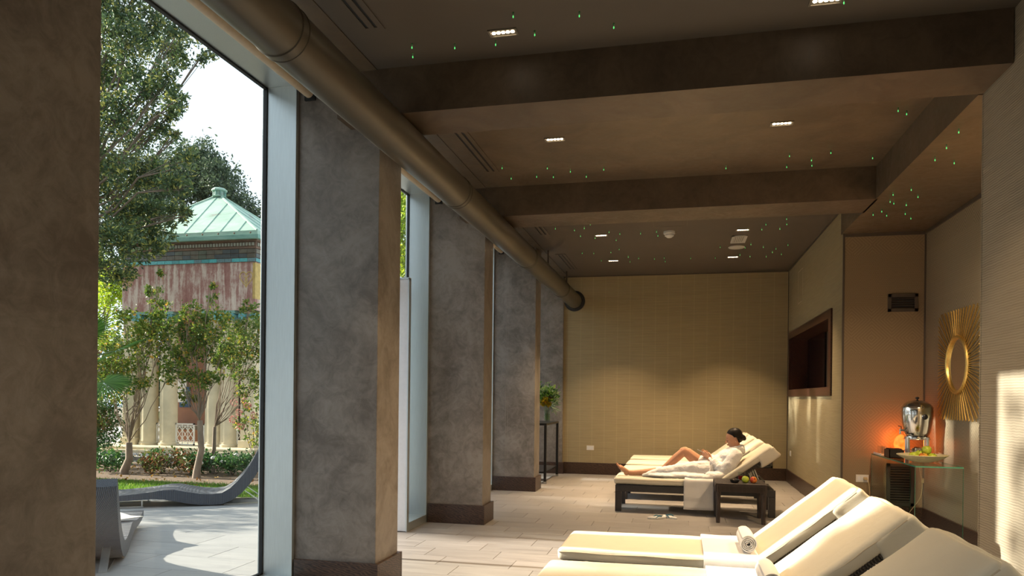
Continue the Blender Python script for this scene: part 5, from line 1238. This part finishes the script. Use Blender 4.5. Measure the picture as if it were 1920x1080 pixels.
# left leg stretched out (near side)
b.limb([(V3((.34, 9.275, .515)), .084), (V3((.12, 9.27, .51)), .072), (V3((-.10, 9.265, .485)), .056), (V3((-.17, 9.265, .482)), .053), (V3((-.27, 9.268, .475)), .054), (V3((-.42, 9.27, .462)), .044), (V3((-.56, 9.27, .452)), .033), (V3((-.605, 9.27, .452)), .033)])
b.ball((-.648, 9.27, .450), (.036, .031, .034))
b.limb([(V3((-.64, 9.27, .462)), .030), (V3((-.69, 9.268, .495)), .030), (V3((-.730, 9.266, .525)), .024)])
b.ball((-.722, 9.268, .512), (.024, .040, .030), M=Matrix.Rotation(R_(-38), 3, 'Y'))
for k, (dy, L, r) in enumerate(((-.026, .052, .0115), (-.010, .047, .0088), (.004, .042, .0082), (.017, .037, .0078), (.029, .030, .0072))):
    b.limb([(V3((-.738, 9.272+dy, .528)), r*1.05), (V3((-.738-L*.45, 9.272+dy, .528+L*.42)), r), (V3((-.738-L*.62, 9.272+dy, .528+L*.80)), r*.85)], 8)
# right leg, knee up
b.limb([(V3((.33, 9.465, .515)), .086), (V3((.20, 9.455, .625)), .078), (V3((.105, 9.452, .705)), .064), (V3((.068, 9.45, .728)), .056), (V3((.035, 9.452, .705)), .053), (V3((-.035, 9.455, .640)), .055), (V3((-.12, 9.458, .56)), .048), (V3((-.22, 9.46, .475)), .034), (V3((-.255, 9.46, .452)), .032)])
b.ball((.045, 9.448, .742), (.042, .04, .034))
b.ball((-.245, 9.46, .437), (.032, .03, .026)); b.limb([(V3((-.27, 9.46, .44)), .027), (V3((-.34, 9.455, .437)), .025), (V3((-.40, 9.452, .428)), .017)])
for k, (dy, L, r) in enumerate(((.022, .045, .0110), (.008, .042, .0085), (-.005, .038, .008), (-.017, .033, .0076), (-.028, .027, .007))):
    b.limb([(V3((-.40, 9.452+dy, .427)), r), (V3((-.40-L, 9.452+dy, .423)), r*.9)], 8)
# torso, neck, shoulders
b.ball((.36, 9.37, .52), (.12, .165, .095)); b.limb([(V3((.38, 9.37, .53)), .105), (V3((.52, 9.37, .60)), .105), (V3((.64, 9.37, .685)), .11)])
b.limb([(V3((.665, 9.21, .715)), .05), (V3((.68, 9.37, .735)), .06), (V3((.665, 9.53, .715)), .05)])
b.limb([(V3((.685, 9.37, .745)), .052), (V3((.690, 9.37, .80)), .044), (V3((.678, 9.37, .85)), .045)])
# arms
b.limb([(V3((.665, 9.20, .705)), .046), (V3((.555, 9.165, .545)), .038), (V3((.53, 9.17, .52)), .037), (V3((.46, 9.21, .565)), .034), (V3((.400, 9.262, .618)), .025), (V3((.385, 9.272, .632)), .024)])
b.limb([(V3((.665, 9.54, .705)), .046), (V3((.52, 9.57, .565)), .038), (V3((.43, 9.52, .60)), .033), (V3((.355, 9.45, .655)), .024)])
def hand(w, palm, d_f, side, curlv, thumb_out):
    w, palm, d_f, side, curlv = map(Vector, (w, palm, d_f, side, curlv)); d_f.normalize(); side.normalize(); curlv.normalize()
    b.limb([(w, .024), (w.lerp(palm, .6), .023), (palm, .024)]); 
    for s in (-1, -.33, .33, 1): b.limb([(w.lerp(palm, .5), .018), (palm+side*.026*s+d_f*.030, .0125)], 8)
    for s, L in ((-1, .062), (-.33, .072), (.33, .078), (1, .070)):
        k0 = palm+side*.026*s+d_f*.030; k1 = k0+d_f*L*.42+curlv*.008; k2 = k1+(d_f*.55+curlv*.8).normalized()*L*.34; k3 = k2+(d_f*.1+curlv).normalized()*L*.26
        b.limb([(k0, .0105), (k1, .0095), (k2, .0085), (k3, .0072)], 8)
    t0 = w.lerp(palm, .45)+side*.020*thumb_out; t1 = t0+(side*thumb_out*.5+d_f*.7).normalized()*.040; t2 = t1+(d_f*.75+curlv*.35+side*thumb_out*.1).normalized()*.032
    b.limb([(t0, .014), (t1, .0115), (t2, .009)], 8)
hand((.385, 9.272, .632), (.345, 9.305, .672), (-.55, .25, .55), (.45, -.1, .60), (-.2, .85, .1), 1)
hand((.355, 9.45, .655), (.325, 9.425, .685), (-.45, -.30, .50), (.40, .1, .65), (-.2, -.85, .1), 1)
# head: face looks along -x, tilted down
HC = V3((.655, 9.37, .905)); HM = Matrix.Rotation(R_(-17), 3, 'Y')
H = lambda *p: HC + HM @ Vector(p)
def hb(c, r, n=18, m=14, M=None): b.ball(H(*c), r, n, m, HM if M is None else HM @ M)
hb((.012, 0, .030), (.092, .073, .088)); hb((-.030, 0, .020), (.060, .062, .070)); hb((-.034, 0, -.030), (.052, .056, .066))
hb((-.046, 0, -.078), (.036, .038, .026)); hb((-.070, 0, -.092), (.018, .020, .014)); hb((.0, 0, -.055), (.050, .052, .045))
hb((-.080, 0, .024), (.014, .044, .010))                                            # brow
b.limb([(H(-.088, 0, .012), .0065), (H(-.100, 0, -.010), .0078), (H(-.109, 0, -.024), .0088)], 10)   # nose
for s in (-1, 1):
    hb((-.098, s*.0105, -.027), (.0085, .0075, .0065), 10, 8)
    hb((-.072, s*.030, .004), (.0145, .0155, .0125), 12, 8)                          # closed lids
    hb((-.052, s*.040, -.028), (.026, .018, .024), 12, 8)                            # cheeks
    e = [(H(.012+.014*math.cos(a), s*(.072+.004), -.010+.024*math.sin(a)), .0042) for a in [k*math.pi/6 for k in range(12)]]; b.limb(e+[e[0]], 8); hb((.011, s*.070, -.010), (.012, .005, .020), 10, 8)
hb((-.0925, 0, -.0485), (.0085, .0205, .0052), 12, 8); hb((-.0905, 0, -.0595), (.0085, .018, .0060), 12, 8)
body = remesh(b, .0046, 'body', M['skin'], pw, 3)
# hair cap, parting and low bun
h = G()
h.ball(H(.020, 0, .042), (.096, .080, .090), 28, 20, HM); h.ball(H(.052, 0, .010), (.066, .072, .078), 24, 16, HM)
h.ball(H(.105, 0, -.018), (.036, .036, .038), 18, 12, HM); h.ball(H(.118, .004, -.030), (.026, .030, .030), 14, 10, HM)
for s in (-1, 1): h.limb([(H(-.040, s*.030, .076), .020), (H(-.008, s*.056, .048), .023), (H(.030, s*.064, .010), .024), (H(.075, s*.035, -.020), .026)], 12)
hair = remesh(h, .0045, 'hair', M['hair'], pw, 3)
# cut the hair away from the face
import bmesh
bm = bmesh.new(); bm.from_mesh(hair.data); inv = HM.inverted(); off = V3(pw.location)
kill = []
for v in bm.verts:
    p = inv @ (v.co+off-HC)
    hairline = .022 + .062*max(0, min(1, (-p.x-.004)/.066))**.8      # height of the hairline, rising from ear to forehead
    if (p.x < .030 and p.z < hairline-.010 and p.x > -.004) or (p.x <= -.004 and p.z < hairline+.004): kill.append(v)
bmesh.ops.delete(bm, geom=kill, context='VERTS')
for _ in range(14):
    new = {}
    for v in bm.verts:
        be = [e for e in v.link_edges if e.is_boundary]
        if len(be) == 2: new[v] = v.co*.4 + (be[0].other_vert(v).co+be[1].other_vert(v).co)*.3
    for v, c in new.items(): v.co = c
for _ in range(2): bmesh.ops.smooth_vert(bm, verts=[v for v in bm.verts if any(e.is_boundary for f in v.link_faces for e in f.edges)], factor=.5, use_axis_x=True, use_axis_y=True, use_axis_z=True)
for v in bm.verts:
    if v.is_boundary: v.co -= v.normal*.004
bm.to_mesh(hair.data); bm.free()
g = G()
for s in (-1, 1):
    g.tube([H(-.084, s*.014, .026), H(-.086, s*.028, .032), H(-.074, s*.044, .027)], [.0022, .0028, .0014], 6)
ey = g.build('eyebrows', M['hair'], pw)
g = G()
for s in (-1, 1): g.tube([H(-.0845, s*.018, -.0045), H(-.0868, s*.025, -.0055), H(-.0855, s*.034, -.0055), H(-.0795, s*.042, -.0045)], .0016, 6)
g.build('eyelashes', M['hair'], pw)
g = G().ball(H(-.0985, 0, -.0485), (.0045, .017, .0040), 12, 8, HM).ball(H(-.0965, 0, -.0590), (.0045, .0145, .0045), 12, 8, HM); g.build('lips', m_plain('lips', (.45, .13, .10), .4), pw)
G().ball(H(.006, -.079, -.037), (.0035, .0035, .0035), 8, 6).build('earring', M['socket'], pw)
# bathrobe
r = G()
def rb(c, rad, rot=0, n=20, m=14): r.ball(c, rad, n, m, Matrix.Rotation(R_(rot), 3, 'Y'))
rb((.34, 9.37, .525), (.165, .205, .112)); rb((.47, 9.37, .58), (.17, .19, .118), -35); rb((.58, 9.37, .655), (.17, .19, .125), -38); rb((.655, 9.37, .715), (.09, .215, .085), -38)
r.limb([(V3((.665, 9.20, .715)), .078), (V3((.60, 9.165, .60)), .082), (V3((.535, 9.155, .525)), .078), (V3((.475, 9.195, .555)), .070), (V3((.425, 9.235, .598)), .060)])
r.limb([(V3((.665, 9.54, .715)), .078), (V3((.53, 9.575, .575)), .076), (V3((.45, 9.53, .595)), .065), (V3((.395, 9.48, .635)), .055)])
# skirt over hips and the stretched leg, hem near mid calf
r.limb([(V3((.33, 9.27, .52)), .112), (V3((.12, 9.262, .515)), .096), (V3((-.10, 9.258, .490)), .075), (V3((-.25, 9.262, .470)), .062)])
r.limb([(V3((-.25, 9.262, .468)), .060), (V3((-.33, 9.225, .452)), .045), (V3((-.43, 9.20, .432)), .018)])
r.ball((.16, 9.24, .452), (.38, .16, .045)); r.ball((-.12, 9.20, .440), (.28, .10, .030)); r.ball((.30, 9.10, .445), (.22, .085, .040)); r.ball((.42, 9.11, .46), (.14, .09, .06))
r.limb([(V3((.36, 9.47, .525)), .105), (V3((.27, 9.462, .585)), .097)])
# free flap falling behind the raised knee
r.ball((.08, 9.58, .455), (.22, .10, .045)); r.ball((.10, 9.46, .45), (.16, .10, .04))
# shawl collar
for s in (-1, 1):
    r.limb([(V3((.748, 9.37, .800)), .034), (V3((.728, 9.37+s*.058, .795)), .035), (V3((.665, 9.37+s*.085, .775)), .034), (V3((.585, 9.37+s*.062, .735)), .034), (V3((.50, 9.37+s*.02, .672)), .030)])
r.ball((.745, 9.37, .765), (.045, .09, .05))
def folds(c):
    a = noise.noise(Vector((c.x*9+c.z*7, c.y*5, c.z*11-c.x*6)))*.011 + noise.noise(c*26)*.0045 + noise.noise(c*90)*.0016
    return a
robe = remesh(r, .0065, 'bathrobe', M['robe'], pw, 5, folds)
g = G(); pts = []
for k in range(25):
    a = 2*math.pi*k/24; d = Vector((math.sin(R_(35))*-1, 0, math.cos(R_(35)))); pts.append(V3((.43, 9.37, .568))+d*(.132*math.cos(a))*1.0+V3((0, 1, 0))*.208*math.sin(a))
g.tube(pts, .017, 8, caps=False, flat=.6); g.build('belt', M['robe'], robe)
g = G(); g.tube([(.415, 9.20, .63), (.38, 9.17, .56), (.36, 9.13, .50), (.30, 9.09, .487)], [.016, .018, .018, .014], 8, flat=.5); g.build('belt_end', M['robe'], robe)
g = G(); g.lathe([(.058, -.030), (.067, -.028), (.069, .025), (.060, .028)], (.428, 9.233, .596), 24, M=(Vector((-.045, .035, .04))).to_track_quat('Z', 'Y').to_matrix()); g.build('sleeve_cuff', M['robe'], robe)
# phone
t = thing('phone', 'dark smartphone with pale edge held in both of the woman\'s hands', 'phone', (.285, 9.365, .728))
PM = Matrix.Rotation(R_(28), 3, 'Y') @ Matrix.Rotation(R_(90), 3, 'Z')
G().rbox((.285, 9.365, .728), (.071, .036, .0042), .004, 2, (1, 1, 1), M=Matrix.Rotation(R_(25), 3, 'Y')).build('phone_body', m_plain('pale_phone_case', (.55, .50, .48), .3), t)
G().obox((.2865, 9.365, .7323), (.132, .066, .0012), Matrix.Rotation(R_(25), 3, 'Y')).build('screen', M['black'], t)
